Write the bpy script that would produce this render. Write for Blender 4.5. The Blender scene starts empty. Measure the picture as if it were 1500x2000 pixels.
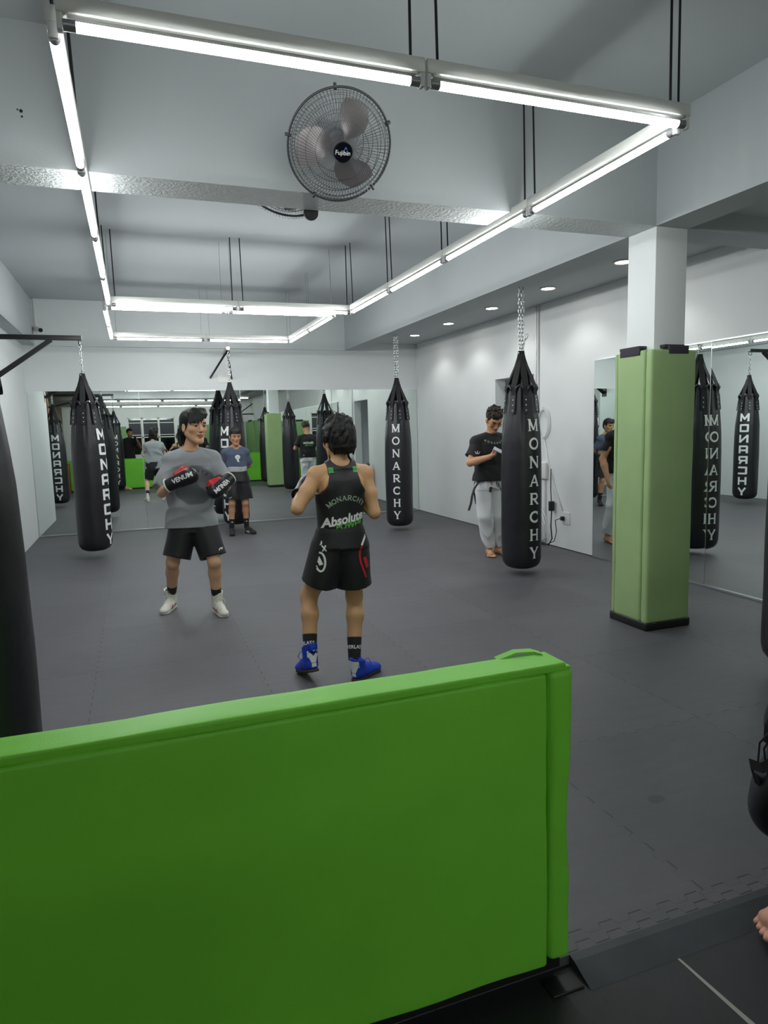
import bpy, math, random
import numpy as np
from mathutils import Vector, Matrix, noise as mnoise
from mathutils.bvhtree import BVHTree
PI = math.pi
scene = bpy.context.scene
COL = scene.collection

# ------------------------------------------------------------------ camera
cam_d = bpy.data.cameras.new('camera'); cam = bpy.data.objects.new('camera', cam_d); COL.objects.link(cam)
FOC = 1320.13
def _ray(x, y): return Vector((x - 750, 1000 - y, -FOC))
_cy = _ray(263, 848).normalized(); _cx = _ray(4410, 739); _cx = (_cx - _cy * _cx.dot(_cy)).normalized(); _cz = _cx.cross(_cy)
cam.matrix_world = Matrix.Translation((0, 0, 1.5)) @ Matrix((_cx, _cy, _cz)).to_4x4()
cam_d.sensor_fit = 'VERTICAL'; cam_d.sensor_height = 36.0; cam_d.lens = FOC / 2000 * 36.0
cam_d.clip_start = 0.02; cam_d.clip_end = 100
scene.camera = cam
# ------------------------------------------------------------------ world, exposure
w = bpy.data.worlds.new('world'); scene.world = w; w.use_nodes = True
w.node_tree.nodes['Background'].inputs[0].default_value = (0.02, 0.025, 0.04, 1)
w.node_tree.nodes['Background'].inputs[1].default_value = 0.3
scene.view_settings.view_transform = 'Standard'; scene.view_settings.look = 'None'
scene.view_settings.gamma = 1; scene.view_settings.use_curve_mapping = False
scene.view_settings.exposure = 0.15
TUBE_POWER = 50.0; FAR_TUBE_POWER = 60.0; DOWN_POWER = 30.0; DOWN_SPOT = 13.0
scene.cycles.max_bounces = 10; scene.cycles.glossy_bounces = 6; scene.cycles.diffuse_bounces = 5
scene.cycles.caustics_reflective = True; scene.cycles.sample_clamp_indirect = 6.0

# ------------------------------------------------------------------ materials
def s2l(c): return tuple((v / 12.92 if v <= .04045 else ((v + .055) / 1.055) ** 2.4) for v in c)
def rgb(r, g, b): return s2l((r / 255, g / 255, b / 255)) + (1,)
def mat(name, col, rough=.6, metal=0, var=.06, scale=8, bump=0, bscale=60, spec=.5, emit=0, ecol=None, coords='Object', coat=0, sheen=0, bdist=.004):
    m = bpy.data.materials.new(name); m.use_nodes = True; nt = m.node_tree; N = nt.nodes; L = nt.links
    b = N['Principled BSDF']; b.inputs['Roughness'].default_value = rough; b.inputs['Metallic'].default_value = metal
    b.inputs['Specular IOR Level'].default_value = spec; b.inputs['Coat Weight'].default_value = coat; b.inputs['Sheen Weight'].default_value = sheen
    tc = N.new('ShaderNodeTexCoord')
    if var:
        n = N.new('ShaderNodeTexNoise'); n.inputs['Scale'].default_value = scale; n.inputs['Detail'].default_value = 5
        L.new(tc.outputs[coords], n.inputs['Vector'])
        r = N.new('ShaderNodeValToRGB'); e = r.color_ramp.elements
        e[0].position = .3; e[1].position = .7
        e[0].color = tuple(max(0, c * (1 - var)) for c in col[:3]) + (1,); e[1].color = tuple(min(1, c * (1 + var)) for c in col[:3]) + (1,)
        L.new(n.outputs[0], r.inputs[0]); L.new(r.outputs[0], b.inputs['Base Color'])
    else: b.inputs['Base Color'].default_value = col
    if bump:
        n2 = N.new('ShaderNodeTexNoise'); n2.inputs['Scale'].default_value = bscale; n2.inputs['Detail'].default_value = 4
        L.new(tc.outputs[coords], n2.inputs['Vector'])
        bp = N.new('ShaderNodeBump'); bp.inputs['Strength'].default_value = bump; bp.inputs['Distance'].default_value = bdist
        L.new(n2.outputs[0], bp.inputs['Height']); L.new(bp.outputs[0], b.inputs['Normal'])
    if emit:
        b.inputs['Emission Color'].default_value = ecol or col; b.inputs['Emission Strength'].default_value = emit
    return m
M = {}
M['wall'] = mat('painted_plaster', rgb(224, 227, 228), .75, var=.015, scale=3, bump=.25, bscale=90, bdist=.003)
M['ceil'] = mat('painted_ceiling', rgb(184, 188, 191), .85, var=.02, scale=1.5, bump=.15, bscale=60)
M['beamrough'] = mat('rough_painted_concrete', rgb(208, 212, 214), .45, var=.05, scale=30, bump=.9, bscale=55, bdist=.01)
M['white'] = mat('white_enamel', rgb(228, 228, 224), .4, var=.01)
M['mirror'] = mat('mirror_glass', (.80, .86, .83, 1), 0.0, 1.0, var=0)
M['alu'] = mat('aluminium', rgb(190, 192, 195), .3, .9, var=.03)
M['chrome'] = mat('galvanised_steel', rgb(205, 207, 210), .25, 1, var=.05, scale=40)
M['tube'] = mat('lit_tube', (1, 1, 1, 1), .4, var=0, emit=TUBE_POWER, ecol=(.955, 1, .985, 1))
M['tube_far'] = mat('lit_tube_front', (1, 1, 1, 1), .4, var=0, emit=FAR_TUBE_POWER, ecol=(.97, 1, .98, 1))
M['down'] = mat('lit_downlight', (1, 1, 1, 1), .4, var=0, emit=DOWN_POWER, ecol=(1, .96, .88, 1))
M['cap'] = mat('tube_end_cap', rgb(150, 150, 155), .35, .5, var=.04)
M['cord'] = mat('black_cord', rgb(22, 22, 24), .7)
M['wire'] = mat('grey_wire', rgb(110, 112, 116), .5, .5)
M['vinyl'] = mat('black_vinyl', rgb(25, 25, 32), .38, var=.15, scale=5, bump=.3, bscale=10, bdist=.012, spec=.55)
M['web'] = mat('black_webbing', rgb(17, 16, 19), .75, bump=.3, bscale=200)
M['print'] = mat('white_print', rgb(226, 228, 226), .55, var=.02)
M['blackmetal'] = mat('black_painted_steel', rgb(20, 20, 23), .4, var=.05)
M['greymetal'] = mat('grey_painted_steel', rgb(165, 160, 160), .4, .3)
M['olive'] = mat('olive_green_vinyl', rgb(152, 178, 124), .6, var=.06, scale=3, bump=.3, bscale=9, bdist=.012)
M['lime'] = mat('bright_green_vinyl', rgb(120, 208, 60), .45, var=.05, scale=3, bump=.25, bscale=260, bdist=.001, spec=.35)
M['blacktape'] = mat('black_tape', rgb(18, 18, 18), .5)
M['velcro'] = mat('dark_velcro', rgb(58, 54, 62), .9, bump=.4, bscale=200)
M['green_wall'] = mat('green_wall_vinyl', rgb(120, 160, 100), .6, var=.05, scale=2)
M['dark_glass'] = mat('night_window_glass', rgb(10, 12, 16), .05, var=0, spec=.8)
M['blind'] = mat('grey_window_film', rgb(48, 52, 60), .4, var=.05)
M['oldwall'] = mat('olive_drab_wall', rgb(112, 102, 70), .8, var=.15, scale=3)
M['wood'] = mat('orange_wood', rgb(150, 80, 42), .5, var=.2, scale=5)
M['red'] = mat('red_enamel', rgb(190, 22, 26), .3, var=.03)
M['purple'] = mat('blue_label', rgb(60, 40, 140), .5, var=.02)
M['plastic'] = mat('white_plastic', rgb(222, 222, 222), .4, var=.01)
M['rubber'] = mat('black_rubber', rgb(30, 31, 33), .7, var=.2, scale=12, bump=.3, bscale=90)
M['ramp'] = mat('grey_black_rubber_edge', rgb(60, 63, 68), .6, var=.15, scale=8, bump=.2, bscale=70)
M['fanwire'] = mat('fan_wire', rgb(92, 92, 96), .4, .6, var=0)
M['blade'] = mat('fan_blade_metal', rgb(150, 143, 145), .35, .5, var=.04)
M['hub'] = mat('fan_hub_black', rgb(10, 10, 22), .2, var=0)
M['silver'] = mat('silver_paint', rgb(185, 187, 192), .35, .5, var=.02)
M['rivet'] = mat('bright_rivet', rgb(225, 226, 228), .25, .3, var=0)

def floor_mat(name, base, sx0, sxp, sy0, syp, seams=True):
    m = bpy.data.materials.new(name); m.use_nodes = True; nt = m.node_tree; N = nt.nodes; L = nt.links
    b = N['Principled BSDF']; b.inputs['Roughness'].default_value = .55; b.inputs['Specular IOR Level'].default_value = .45
    geo = N.new('ShaderNodeNewGeometry'); sep = N.new('ShaderNodeSeparateXYZ'); L.new(geo.outputs['Position'], sep.inputs[0])
    def mth(op, a, bb=None, c=None):
        n = N.new('ShaderNodeMath'); n.operation = op
        for i, v in enumerate((a, bb, c)):
            if v is None: continue
            if isinstance(v, (int, float)): n.inputs[i].default_value = v
            else: L.new(v, n.inputs[i])
        return n.outputs[0]
    X, Y = sep.outputs[0], sep.outputs[1]
    def seam(A, B, a0, ap):
        u = mth('DIVIDE', mth('SUBTRACT', A, a0), ap)
        d = mth('MULTIPLY', mth('SUBTRACT', mth('FRACT', mth('ADD', u, .5)), .5), ap)
        s = mth('SINE', mth('MULTIPLY', B, 2 * PI / .11))
        off = mth('MULTIPLY', mth('MAXIMUM', mth('MINIMUM', mth('MULTIPLY', s, 5), 1), -1), .011)
        line = mth('LESS_THAN', mth('ABSOLUTE', mth('SUBTRACT', d, off)), .0024)
        # joints on one side of every tooth stay tight, the other side gapes: dashes
        side = mth('GREATER_THAN', s, -.15)
        thin = mth('MULTIPLY', mth('LESS_THAN', mth('ABSOLUTE', mth('SUBTRACT', d, off)), .0011), .6)
        return mth('MAXIMUM', mth('MULTIPLY', line, side), thin)
    no = N.new('ShaderNodeTexNoise'); no.inputs['Scale'].default_value = 1.3; no.inputs['Detail'].default_value = 5; L.new(geo.outputs['Position'], no.inputs['Vector'])
    no2 = N.new('ShaderNodeTexNoise'); no2.inputs['Scale'].default_value = 9; no2.inputs['Detail'].default_value = 8; no2.inputs['Roughness'].default_value = .7
    mp = N.new('ShaderNodeMapping'); mp.inputs['Scale'].default_value = (.5, 2.2, 1); L.new(geo.outputs['Position'], mp.inputs[0]); L.new(mp.outputs[0], no2.inputs['Vector'])
    r = N.new('ShaderNodeValToRGB'); e = r.color_ramp.elements; e[0].position = .3; e[1].position = .72
    e[0].color = tuple(c * .82 for c in base[:3]) + (1,); e[1].color = tuple(c * 1.15 for c in base[:3]) + (1,)
    mixn = mth('ADD', mth('MULTIPLY', no.outputs[0], .5), mth('MULTIPLY', no2.outputs[0], .5)); L.new(mixn, r.inputs[0])
    col = r.outputs[0]
    # tone of each tile
    wn = N.new('ShaderNodeTexWhiteNoise'); cmb = N.new('ShaderNodeCombineXYZ')
    L.new(mth('FLOOR', mth('DIVIDE', mth('SUBTRACT', X, sx0), sxp)), cmb.inputs[0]); L.new(mth('FLOOR', mth('DIVIDE', mth('SUBTRACT', Y, sy0), syp)), cmb.inputs[1])
    L.new(cmb.outputs[0], wn.inputs['Vector'])
    tone = mth('ADD', mth('MULTIPLY', wn.outputs['Value'], .14), .93)
    sc = N.new('ShaderNodeVectorMath'); sc.operation = 'SCALE'; L.new(col, sc.inputs[0]); L.new(tone, sc.inputs['Scale'])
    out = sc.outputs[0]
    if seams:
        k = mth('MAXIMUM', seam(X, Y, sx0, sxp), seam(Y, X, sy0, syp))
        dx2 = mth('SUBTRACT', Y, 1.495); s2 = mth('SINE', mth('MULTIPLY', X, 2 * PI / .11))
        off2 = mth('MULTIPLY', mth('MAXIMUM', mth('MINIMUM', mth('MULTIPLY', s2, 5), 1), -1), .012)
        # small scuffs and pits
        vo = N.new('ShaderNodeTexVoronoi'); vo.inputs['Scale'].default_value = 3.1; L.new(geo.outputs['Position'], vo.inputs['Vector'])
        pit = mth('LESS_THAN', vo.outputs['Distance'], .022)
        st = mth('POWER', mth('ADD', mth('POWER', mth('SUBTRACT', X, 1.86), 2), mth('POWER', mth('MULTIPLY', mth('SUBTRACT', Y, 2.02), 1.6), 2)), .5)
        stain = mth('MULTIPLY', mth('LESS_THAN', mth('ADD', st, mth('MULTIPLY', no2.outputs[0], .05)), .065), .35)
        k2 = mth('MAXIMUM', mth('MAXIMUM', mth('MULTIPLY', k, .78), mth('MULTIPLY', pit, .5)), stain)
        k3 = mth('MAXIMUM', k2, mth('MULTIPLY', mth('LESS_THAN', mth('ABSOLUTE', mth('SUBTRACT', dx2, off2)), .0024), .8))
        mx = N.new('ShaderNodeMix'); mx.data_type = 'RGBA'; L.new(k3, mx.inputs['Factor']); L.new(out, mx.inputs[6]); mx.inputs[7].default_value = (.004, .004, .004, 1)
        out = mx.outputs[2]
    L.new(out, b.inputs['Base Color'])
    # ribbed grain
    wv = N.new('ShaderNodeTexWave'); wv.inputs['Scale'].default_value = 60; wv.inputs['Distortion'].default_value = 3; L.new(geo.outputs['Position'], wv.inputs['Vector'])
    hb = mth('ADD', mth('MULTIPLY', wv.outputs['Fac'], .3), mth('MULTIPLY', no2.outputs[0], 1.0))
    bp = N.new('ShaderNodeBump'); bp.inputs['Strength'].default_value = .3; bp.inputs['Distance'].default_value = .004; L.new(hb, bp.inputs['Height']); L.new(bp.outputs[0], b.inputs['Normal'])
    return m
M['floor'] = floor_mat('grey_rubber_tiles', rgb(86, 85, 90), -.34, .973, 1.535, 1.0)
M['floor2'] = floor_mat('black_rubber_floor', rgb(34, 35, 38), 1.365, 1.0, 1.0, 1.0, False)

# ------------------------------------------------------------------ mesh building
class G:
    def __init__(s): s.v = []; s.f = []; s.m = []
    def add(s, vs, fs, mi=0):
        n = len(s.v); s.v += [tuple(v) for v in vs]; s.f += [tuple(i + n for i in f) for f in fs]; s.m += [mi] * len(fs); return s
    def box(s, x0, x1, y0, y1, z0, z1, mi=0, R=None, o=None):
        vs = [Vector((x, y, z)) for x in (x0, x1) for y in (y0, y1) for z in (z0, z1)]
        if R is not None: vs = [R @ v for v in vs]
        if o is not None: vs = [v + Vector(o) for v in vs]
        return s.add(vs, [(0, 1, 3, 2), (4, 6, 7, 5), (0, 4, 5, 1), (2, 3, 7, 6), (0, 2, 6, 4), (1, 5, 7, 3)], mi)
    def bar(s, a, b, w, h, up=(0, 0, 1), mi=0):
        a = Vector(a); b = Vector(b); d = (b - a); L = d.length; d.normalize(); x = d.cross(Vector(up))
        if x.length < 1e-4: x = d.cross(Vector((0, 1, 0)))
        x.normalize(); u = x.cross(d)
        R = Matrix((x, d, u)).transposed()
        return s.box(-w / 2, w / 2, 0, L, -h / 2, h / 2, mi, R, a)
    def cyl(s, a, b, ra, rb=None, n=16, caps=True, mi=0):
        rb = ra if rb is None else rb; a = Vector(a); b = Vector(b); d = (b - a).normalized()
        x = d.orthogonal().normalized(); y = d.cross(x)
        vs = [a + (x * math.cos(t) + y * math.sin(t)) * ra for t in [2 * PI * i / n for i in range(n)]] + [b + (x * math.cos(t) + y * math.sin(t)) * rb for t in [2 * PI * i / n for i in range(n)]]
        fs = [(i, (i + 1) % n, n + (i + 1) % n, n + i) for i in range(n)]
        if caps: fs += [tuple(range(n - 1, -1, -1)), tuple(range(n, 2 * n))]
        return s.add(vs, fs, mi)
    def tube(s, pts, r, n=8, closed=False, mi=0):
        pts = [Vector(p) for p in pts]; K = len(pts); vs = []; fs = []
        prev = None
        for i, p in enumerate(pts):
            if closed: d = (pts[(i + 1) % K] - pts[i - 1]).normalized()
            else: d = (pts[min(i + 1, K - 1)] - pts[max(i - 1, 0)]).normalized()
            x = d.orthogonal().normalized() if prev is None else (prev - d * prev.dot(d)).normalized()
            prev = x; y = d.cross(x); rr = r[i] if isinstance(r, (list, tuple)) else r
            vs += [p + (x * math.cos(2 * PI * j / n) + y * math.sin(2 * PI * j / n)) * rr for j in range(n)]
        for i in range(K if closed else K - 1):
            a = i * n; b = ((i + 1) % K) * n
            fs += [(a + j, a + (j + 1) % n, b + (j + 1) % n, b + j) for j in range(n)]
        if not closed: fs += [tuple(range(n - 1, -1, -1)), tuple(range((K - 1) * n, K * n))]
        return s.add(vs, fs, mi)
    def lathe(s, prof, c=(0, 0, 0), n=32, fn=None, mi=0, caps=True):
        c = Vector(c); vs = []; fs = []
        for (r, z) in prof:
            for j in range(n):
                t = 2 * PI * j / n; rr = fn(r, z, t) if fn else r
                vs.append(c + Vector((rr * math.cos(t), rr * math.sin(t), z)))
        for i in range(len(prof) - 1):
            fs += [(i * n + j, i * n + (j + 1) % n, (i + 1) * n + (j + 1) % n, (i + 1) * n + j) for j in range(n)]
        if caps: fs += [tuple(range(n - 1, -1, -1)), tuple(range((len(prof) - 1) * n, len(prof) * n))]
        return s.add(vs, fs, mi)
    def strip(s, pts, wdir, w, t, mi=0):
        """flat band along pts, width along wdir (vector or list), thickness t"""
        pts = [Vector(p) for p in pts]; K = len(pts); vs = []
        for i, p in enumerate(pts):
            d = (pts[min(i + 1, K - 1)] - pts[max(i - 1, 0)]).normalized()
            wd = Vector(wdir[i] if isinstance(wdir, list) else wdir).normalized(); nn = d.cross(wd).normalized()
            ww = w[i] if isinstance(w, list) else w
            vs += [p - wd * ww / 2 - nn * t / 2, p + wd * ww / 2 - nn * t / 2, p + wd * ww / 2 + nn * t / 2, p - wd * ww / 2 + nn * t / 2]
        fs = []
        for i in range(K - 1):
            a = 4 * i; b = a + 4; fs += [(a + j, a + (j + 1) % 4, b + (j + 1) % 4, b + j) for j in range(4)]
        fs += [(3, 2, 1, 0), (4 * K - 4, 4 * K - 3, 4 * K - 2, 4 * K - 1)]
        return s.add(vs, fs, mi)
WM = {}
def world_of(p): return WM.get(p.name, Matrix.Identity(4)) if p is not None else Matrix.Identity(4)
def obj(name, g, m, parent=None, smooth=None, label=None, local=False, bevel=0, segs=3, kind=None):
    me = bpy.data.meshes.new(name)
    vs = g.v
    if parent is not None and not local:
        inv = world_of(parent).inverted(); vs = [tuple(inv @ Vector(v)) for v in vs]
    me.from_pydata(vs, [], g.f)
    ms = m if isinstance(m, (list, tuple)) else [m]
    for x in ms: me.materials.append(x)
    if len(ms) > 1: me.polygons.foreach_set('material_index', g.m)
    me.validate(); me.update()
    if smooth is not None:
        me.shade_smooth()
        if smooth < 180: me.set_sharp_from_angle(angle=math.radians(smooth))
    o = bpy.data.objects.new(name, me); COL.objects.link(o)
    if parent is not None: o.parent = parent; WM[o.name] = world_of(parent).copy()
    if bevel:
        b = o.modifiers.new('bevel', 'BEVEL'); b.width = bevel; b.segments = segs; b.limit_method = 'ANGLE'; b.angle_limit = math.radians(40)
        if smooth is None: me.shade_smooth()
    if label: o['label'] = label
    if kind: o['kind'] = kind
    return o
def tag(o, label, cat, group=None, kind=None):
    o['label'] = label; o['category'] = cat
    if group: o['group'] = group
    if kind: o['kind'] = kind
    return o
def thing(name, label, cat, loc=(0, 0, 0), rotz=0, group=None):
    o = bpy.data.objects.new(name, None); COL.objects.link(o); o.location = loc; o.rotation_euler = (0, 0, rotz); o.empty_display_size = .1
    WM[o.name] = Matrix.Translation(loc) @ Matrix.Rotation(rotz, 4, 'Z'); return tag(o, label, cat, group)
def struct(name, g, m, **k): return obj(name, g, m, kind='structure', **k)
def copy_tree(o, parent=None):
    c = o.copy(); COL.objects.link(c); c.parent = parent
    for ch in list(o.children): copy_tree(ch, c)
    return c

# ------------------------------------------------------------------ lettering
def seg(a, b, t, e0=0, e1=0):
    a = Vector(a + (0,)) if len(a) == 2 else Vector(a); b = Vector(b + (0,)) if len(b) == 2 else Vector(b)
    d = (b - a).normalized(); n = Vector((-d.y, d.x, 0)) * t / 2; a = a - d * e0; b = b + d * e1
    return [a - n, b - n, b + n, a + n]
def arc(cx, cy, rx, ry, a0, a1, t, n=14):
    q = []
    for i in range(n):
        u0 = math.radians(a0 + (a1 - a0) * i / n); u1 = math.radians(a0 + (a1 - a0) * (i + 1) / n)
        q.append([Vector((cx + (rx - t / 2) * math.cos(u0), cy + (ry - t / 2) * math.sin(u0), 0)), Vector((cx + (rx + t / 2) * math.cos(u0), cy + (ry + t / 2) * math.sin(u0), 0)),
                  Vector((cx + (rx + t / 2) * math.cos(u1), cy + (ry + t / 2) * math.sin(u1), 0)), Vector((cx + (rx - t / 2) * math.cos(u1), cy + (ry - t / 2) * math.sin(u1), 0))])
    return q
def glyph(ch, style):
    """quads of one capital in a unit box"""
    Q = []
    if style == 'serif':
        T, t, s = .19, .12, .07
        def V(x, y0=0, y1=1, th=T, f=1): return [seg((x, y0), (x, y1), th)] + ([seg((x - th / 2 - s, y0 + .03), (x + th / 2 + s, y0 + .03), .06)] if f & 1 else []) + ([seg((x - th / 2 - s, y1 - .03), (x + th / 2 + s, y1 - .03), .06)] if f & 2 else [])
        if ch == 'M': Q = V(.13, th=.13, f=3) + V(.87, th=T, f=3) + [seg((.12, .97), (.5, .08), T), seg((.86, .97), (.5, .08), t)]
        elif ch == 'O': Q = arc(.5, .5, .40, .42, 0, 360, .17, 28)
        elif ch == 'N': Q = V(.16, th=.13, f=3) + V(.84, th=.13, f=2) + [seg((.13, .97), (.86, .04), T)]
        elif ch == 'A': Q = [seg((.5, .97), (.13, .03), t), seg((.5, .97), (.85, .03), T), seg((.25, .33), (.76, .33), .12), seg((0, .03), (.28, .03), .06), seg((.68, .03), (1, .03), .06)]
        elif ch == 'R': Q = V(.2, f=3) + [seg((.2, .93), (.58, .93), .13), seg((.2, .48), (.58, .48), .13), seg((.45, .46), (.85, .03), T), seg((.75, .03), (1, .03), .06)] + arc(.58, .705, .21, .225, -90, 90, .17)
        elif ch == 'C': Q = arc(.54, .5, .42, .42, 48, 312, .18, 24) + [seg((.84, .66), (.84, .96), .08), seg((.84, .06), (.84, .34), .06)]
        elif ch == 'H': Q = V(.18, f=3) + V(.82, f=3) + [seg((.18, .52), (.82, .52), .13)]
        elif ch == 'Y': Q = [seg((.5, .02), (.5, .45), T), seg((.5, .42), (.13, .97), T), seg((.5, .42), (.87, .97), t), seg((0, .97), (.3, .97), .06), seg((.7, .97), (1, .97), .06), seg((.34, .03), (.66, .03), .06)]
    else:
        T = .22; h = T / 2
        def V(x, y0=0, y1=1): return [seg((x, y0), (x, y1), T)]
        def H(y, x0=0, x1=1): return [seg((x0, y), (x1, y), T)]
        if ch == 'M': Q = V(h) + V(1 - h) + [seg((h, .92), (.5, .3), T * .9, .03, .06), seg((1 - h, .92), (.5, .3), T * .9, .03, .06)]
        elif ch == 'O': Q = V(h, .06, .94) + V(1 - h, .06, .94) + H(h, .06, .94) + H(1 - h, .06, .94)
        elif ch == 'N': Q = V(h) + V(1 - h) + [seg((h, .92), (1 - h, .08), T * .95)]
        elif ch == 'A': Q = V(h, 0, .9) + V(1 - h, 0, .96) + H(1 - h, .1, .95) + H(.38, .1, .9)
        elif ch == 'R': Q = V(h) + H(1 - h, 0, .94) + V(1 - h, .45, .94) + H(.42, .1, .9) + [seg((.6, .4), (1 - h, 0), T)]
        elif ch == 'C': Q = V(h, .06, .94) + H(h, .06, 1) + H(1 - h, .06, 1)
        elif ch == 'H': Q = V(h) + V(1 - h) + H(.5, .1, .9)
        elif ch == 'Y': Q = [seg((.5, 0), (.5, .45), T), seg((.5, .4), (.1, .98), T * .95), seg((.5, .4), (.9, .98), T * .95)]
    return Q
def split_quads(Q, maxl):
    out = []
    for q in Q:
        nu = max(1, math.ceil((q[1] - q[0]).length / maxl)); nv = max(1, math.ceil((q[3] - q[0]).length / maxl))
        for i in range(nu):
            for j in range(nv):
                f = lambda u, v: (q[0] * (1 - u) + q[1] * u) * (1 - v) + (q[3] * (1 - u) + q[2] * u) * v
                out.append([f(i / nu, j / nv), f((i + 1) / nu, j / nv), f((i + 1) / nu, (j + 1) / nv), f(i / nu, (j + 1) / nv)])
    return out
def text_tris(body, size, maxl, bold=0.0, shear=0, align='CENTER'):
    """triangles of a text in Blender's own font, subdivided"""
    c = bpy.data.curves.new('t', 'FONT'); c.body = body; c.size = size; c.offset = bold * size; c.shear = shear; c.align_x = align; c.resolution_u = 3
    o = bpy.data.objects.new('t', c); me = o.to_mesh()
    import bmesh
    bm = bmesh.new(); bm.from_mesh(me); bmesh.ops.triangulate(bm, faces=bm.faces[:])
    for _ in range(4):
        es = [e for e in bm.edges if e.calc_length() > maxl]
        if not es: break
        bmesh.ops.subdivide_edges(bm, edges=es, cuts=1); bmesh.ops.triangulate(bm, faces=bm.faces[:])
    T = [[v.co.copy() for v in f.verts] for f in bm.faces]
    bm.free(); o.to_mesh_clear(); bpy.data.objects.remove(o); bpy.data.curves.remove(c)
    return T
def polys_to_G(P, fn):
    g = G()
    for q in P: g.add([fn(v) for v in q], [tuple(range(len(q)))])
    return g
def project_polys(P, origin, xdir, ydir, target, off=.002, maxd=.6):
    """lay flat polygons (x,y metres) onto a mesh by casting along the plane normal"""
    bvh = BVHTree.FromPolygons(target[0], target[1]); xd = Vector(xdir).normalized(); yd = Vector(ydir); yd = (yd - xd * yd.dot(xd)).normalized()
    nd = xd.cross(yd).normalized(); o = Vector(origin); g = G()
    for q in P:
        vs = []
        for v in q:
            p = o + xd * v.x + yd * v.y + nd * .3
            h = bvh.ray_cast(p, -nd, maxd)
            if h[0] is None: vs = None; break
            n = h[1] if h[1].dot(nd) > 0 else -h[1]
            vs.append(h[0] + (n * .5 + nd * .5).normalized() * off)
        if vs: g.add(vs, [tuple(range(len(vs)))])
    return g
# ================================================================== STRUCTURE
XR, YB, YF, XL, XLL, ZC = 4.75, 11.2, -8.5, -1.45, -2.75, 3.47
g = G().box(XLL - .1, XR + .1, 1.475, YB + .1, -.03, 0); struct('floor', g, M['floor'])
g = G().box(XLL - .1, XR + .1, YF - .1, 1.475, -.06, -.028); struct('floor_entrance', g, M['floor2'])
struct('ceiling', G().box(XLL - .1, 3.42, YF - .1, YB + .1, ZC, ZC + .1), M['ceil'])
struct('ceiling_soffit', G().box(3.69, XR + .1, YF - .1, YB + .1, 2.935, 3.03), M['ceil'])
struct('wall_back', G().box(XLL - .1, XR + .1, YB, YB + .12, -.03, 3.5), M['wall'])
# right wall with the doorway
g = G(); DY0, DY1, DZ = 7.45, 8.42, 2.12
g.box(XR, XR + .16, YF, DY0, -.03, 3.0).box(XR, XR + .16, DY1, YB, -.03, 3.0).box(XR, XR + .16, DY0, DY1, DZ, 3.0)
struct('wall_right', g, M['wall'])
g = G().box(XR + .75, XR + .8, 6.9, 9.0, -.03, 2.6).box(XR + .16, XR + .75, 6.9, 6.95, -.03, 2.6).box(XR + .16, XR + .75, 8.95, 9.0, -.03, 2.6).box(XR + .16, XR + .8, 6.9, 9, 2.5, 2.6).box(XR + .16, XR + .8, 6.9, 9, -.05, -.01)
struct('wall_corridor', g, M['wall'])
struct('wall_left', G().box(XLL, XL, 8.8, YB, -.03, 2.83), M['wall'])
struct('wall_left_front', G().box(XLL - .1, XLL, 2.2, 8.8, -.03, 2.83), M['wall'])
struct('wall_left_far', G().box(XLL - .1, XLL, YF, 2.2, -.03, 2.83), M['oldwall'])
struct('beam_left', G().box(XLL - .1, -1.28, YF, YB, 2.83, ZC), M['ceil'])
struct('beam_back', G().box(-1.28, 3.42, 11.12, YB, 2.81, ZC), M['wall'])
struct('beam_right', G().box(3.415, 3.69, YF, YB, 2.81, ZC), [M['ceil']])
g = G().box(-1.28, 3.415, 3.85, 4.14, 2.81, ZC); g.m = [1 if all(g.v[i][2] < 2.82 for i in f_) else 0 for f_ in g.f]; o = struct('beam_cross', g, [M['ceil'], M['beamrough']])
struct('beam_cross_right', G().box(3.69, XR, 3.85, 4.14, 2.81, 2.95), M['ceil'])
struct('beam_cross_front', G().box(-1.28, 3.415, -3.6, -3.3, 2.81, ZC), M['ceil'])
struct('column', G().box(3.42, 3.69, 3.852, 4.13, 0, 2.81), M['wall'], bevel=.004)
# small chips in the beam plaster
# front wall (behind the camera): windows
WX0, WX1, WZ0, WZ1 = -.25, 1.75, .75, 2.35
g = G().box(XLL, WX0, YF - .12, YF, -.03, ZC).box(WX1, XR, YF - .12, YF, -.03, ZC).box(WX0, WX1, YF - .12, YF, WZ1, ZC).box(WX0, WX1, YF - .12, YF, -.03, WZ0)
struct('wall_front', g, M['wall'])
for i in range(3):
    a = WX0 + i * (WX1 - WX0) / 3; b = a + (WX1 - WX0) / 3
    e = G()
    e.box(a, a + .04, YF - .06, YF + .01, WZ0, WZ1).box(b - .04, b, YF - .06, YF + .01, WZ0, WZ1).box(a, b, YF - .06, YF + .01, WZ1 - .04, WZ1).box(a, b, YF - .06, YF + .01, WZ0, WZ0 + .04).box(a, b, YF - .06, YF + .01, 1.5, 1.54)
    wf = struct('window_%d' % (i + 1), e, M['white'])
    obj('window_pane', G().box(a + .03, b - .03, YF - .05, YF - .04, WZ0, WZ1), M['dark_glass'], wf)
    obj('window_blind', G().box(a + .05, b - .05, YF - .035, YF - .03, 1.62, WZ1 - .1), M['blind'], wf)
    obj('blind_rail', G().box(a + .05, b - .05, YF - .035, YF - .015, 1.6, 1.63).box(a + .05, b - .05, YF - .035, YF - .015, 2.12, 2.15), M['white'], wf)
g = G().box(XLL, XR, YF, YF + .002, -.03, .02); struct('trim_1', g, M['blacktape'])
# thin dark line where mat meets wall, right side
struct('baseboard_right', G().box(XR - .006, XR, 6.2, DY0, 0, .008).box(XR - .006, XR, DY1, YB, 0, .008), M['blacktape'])

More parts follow.
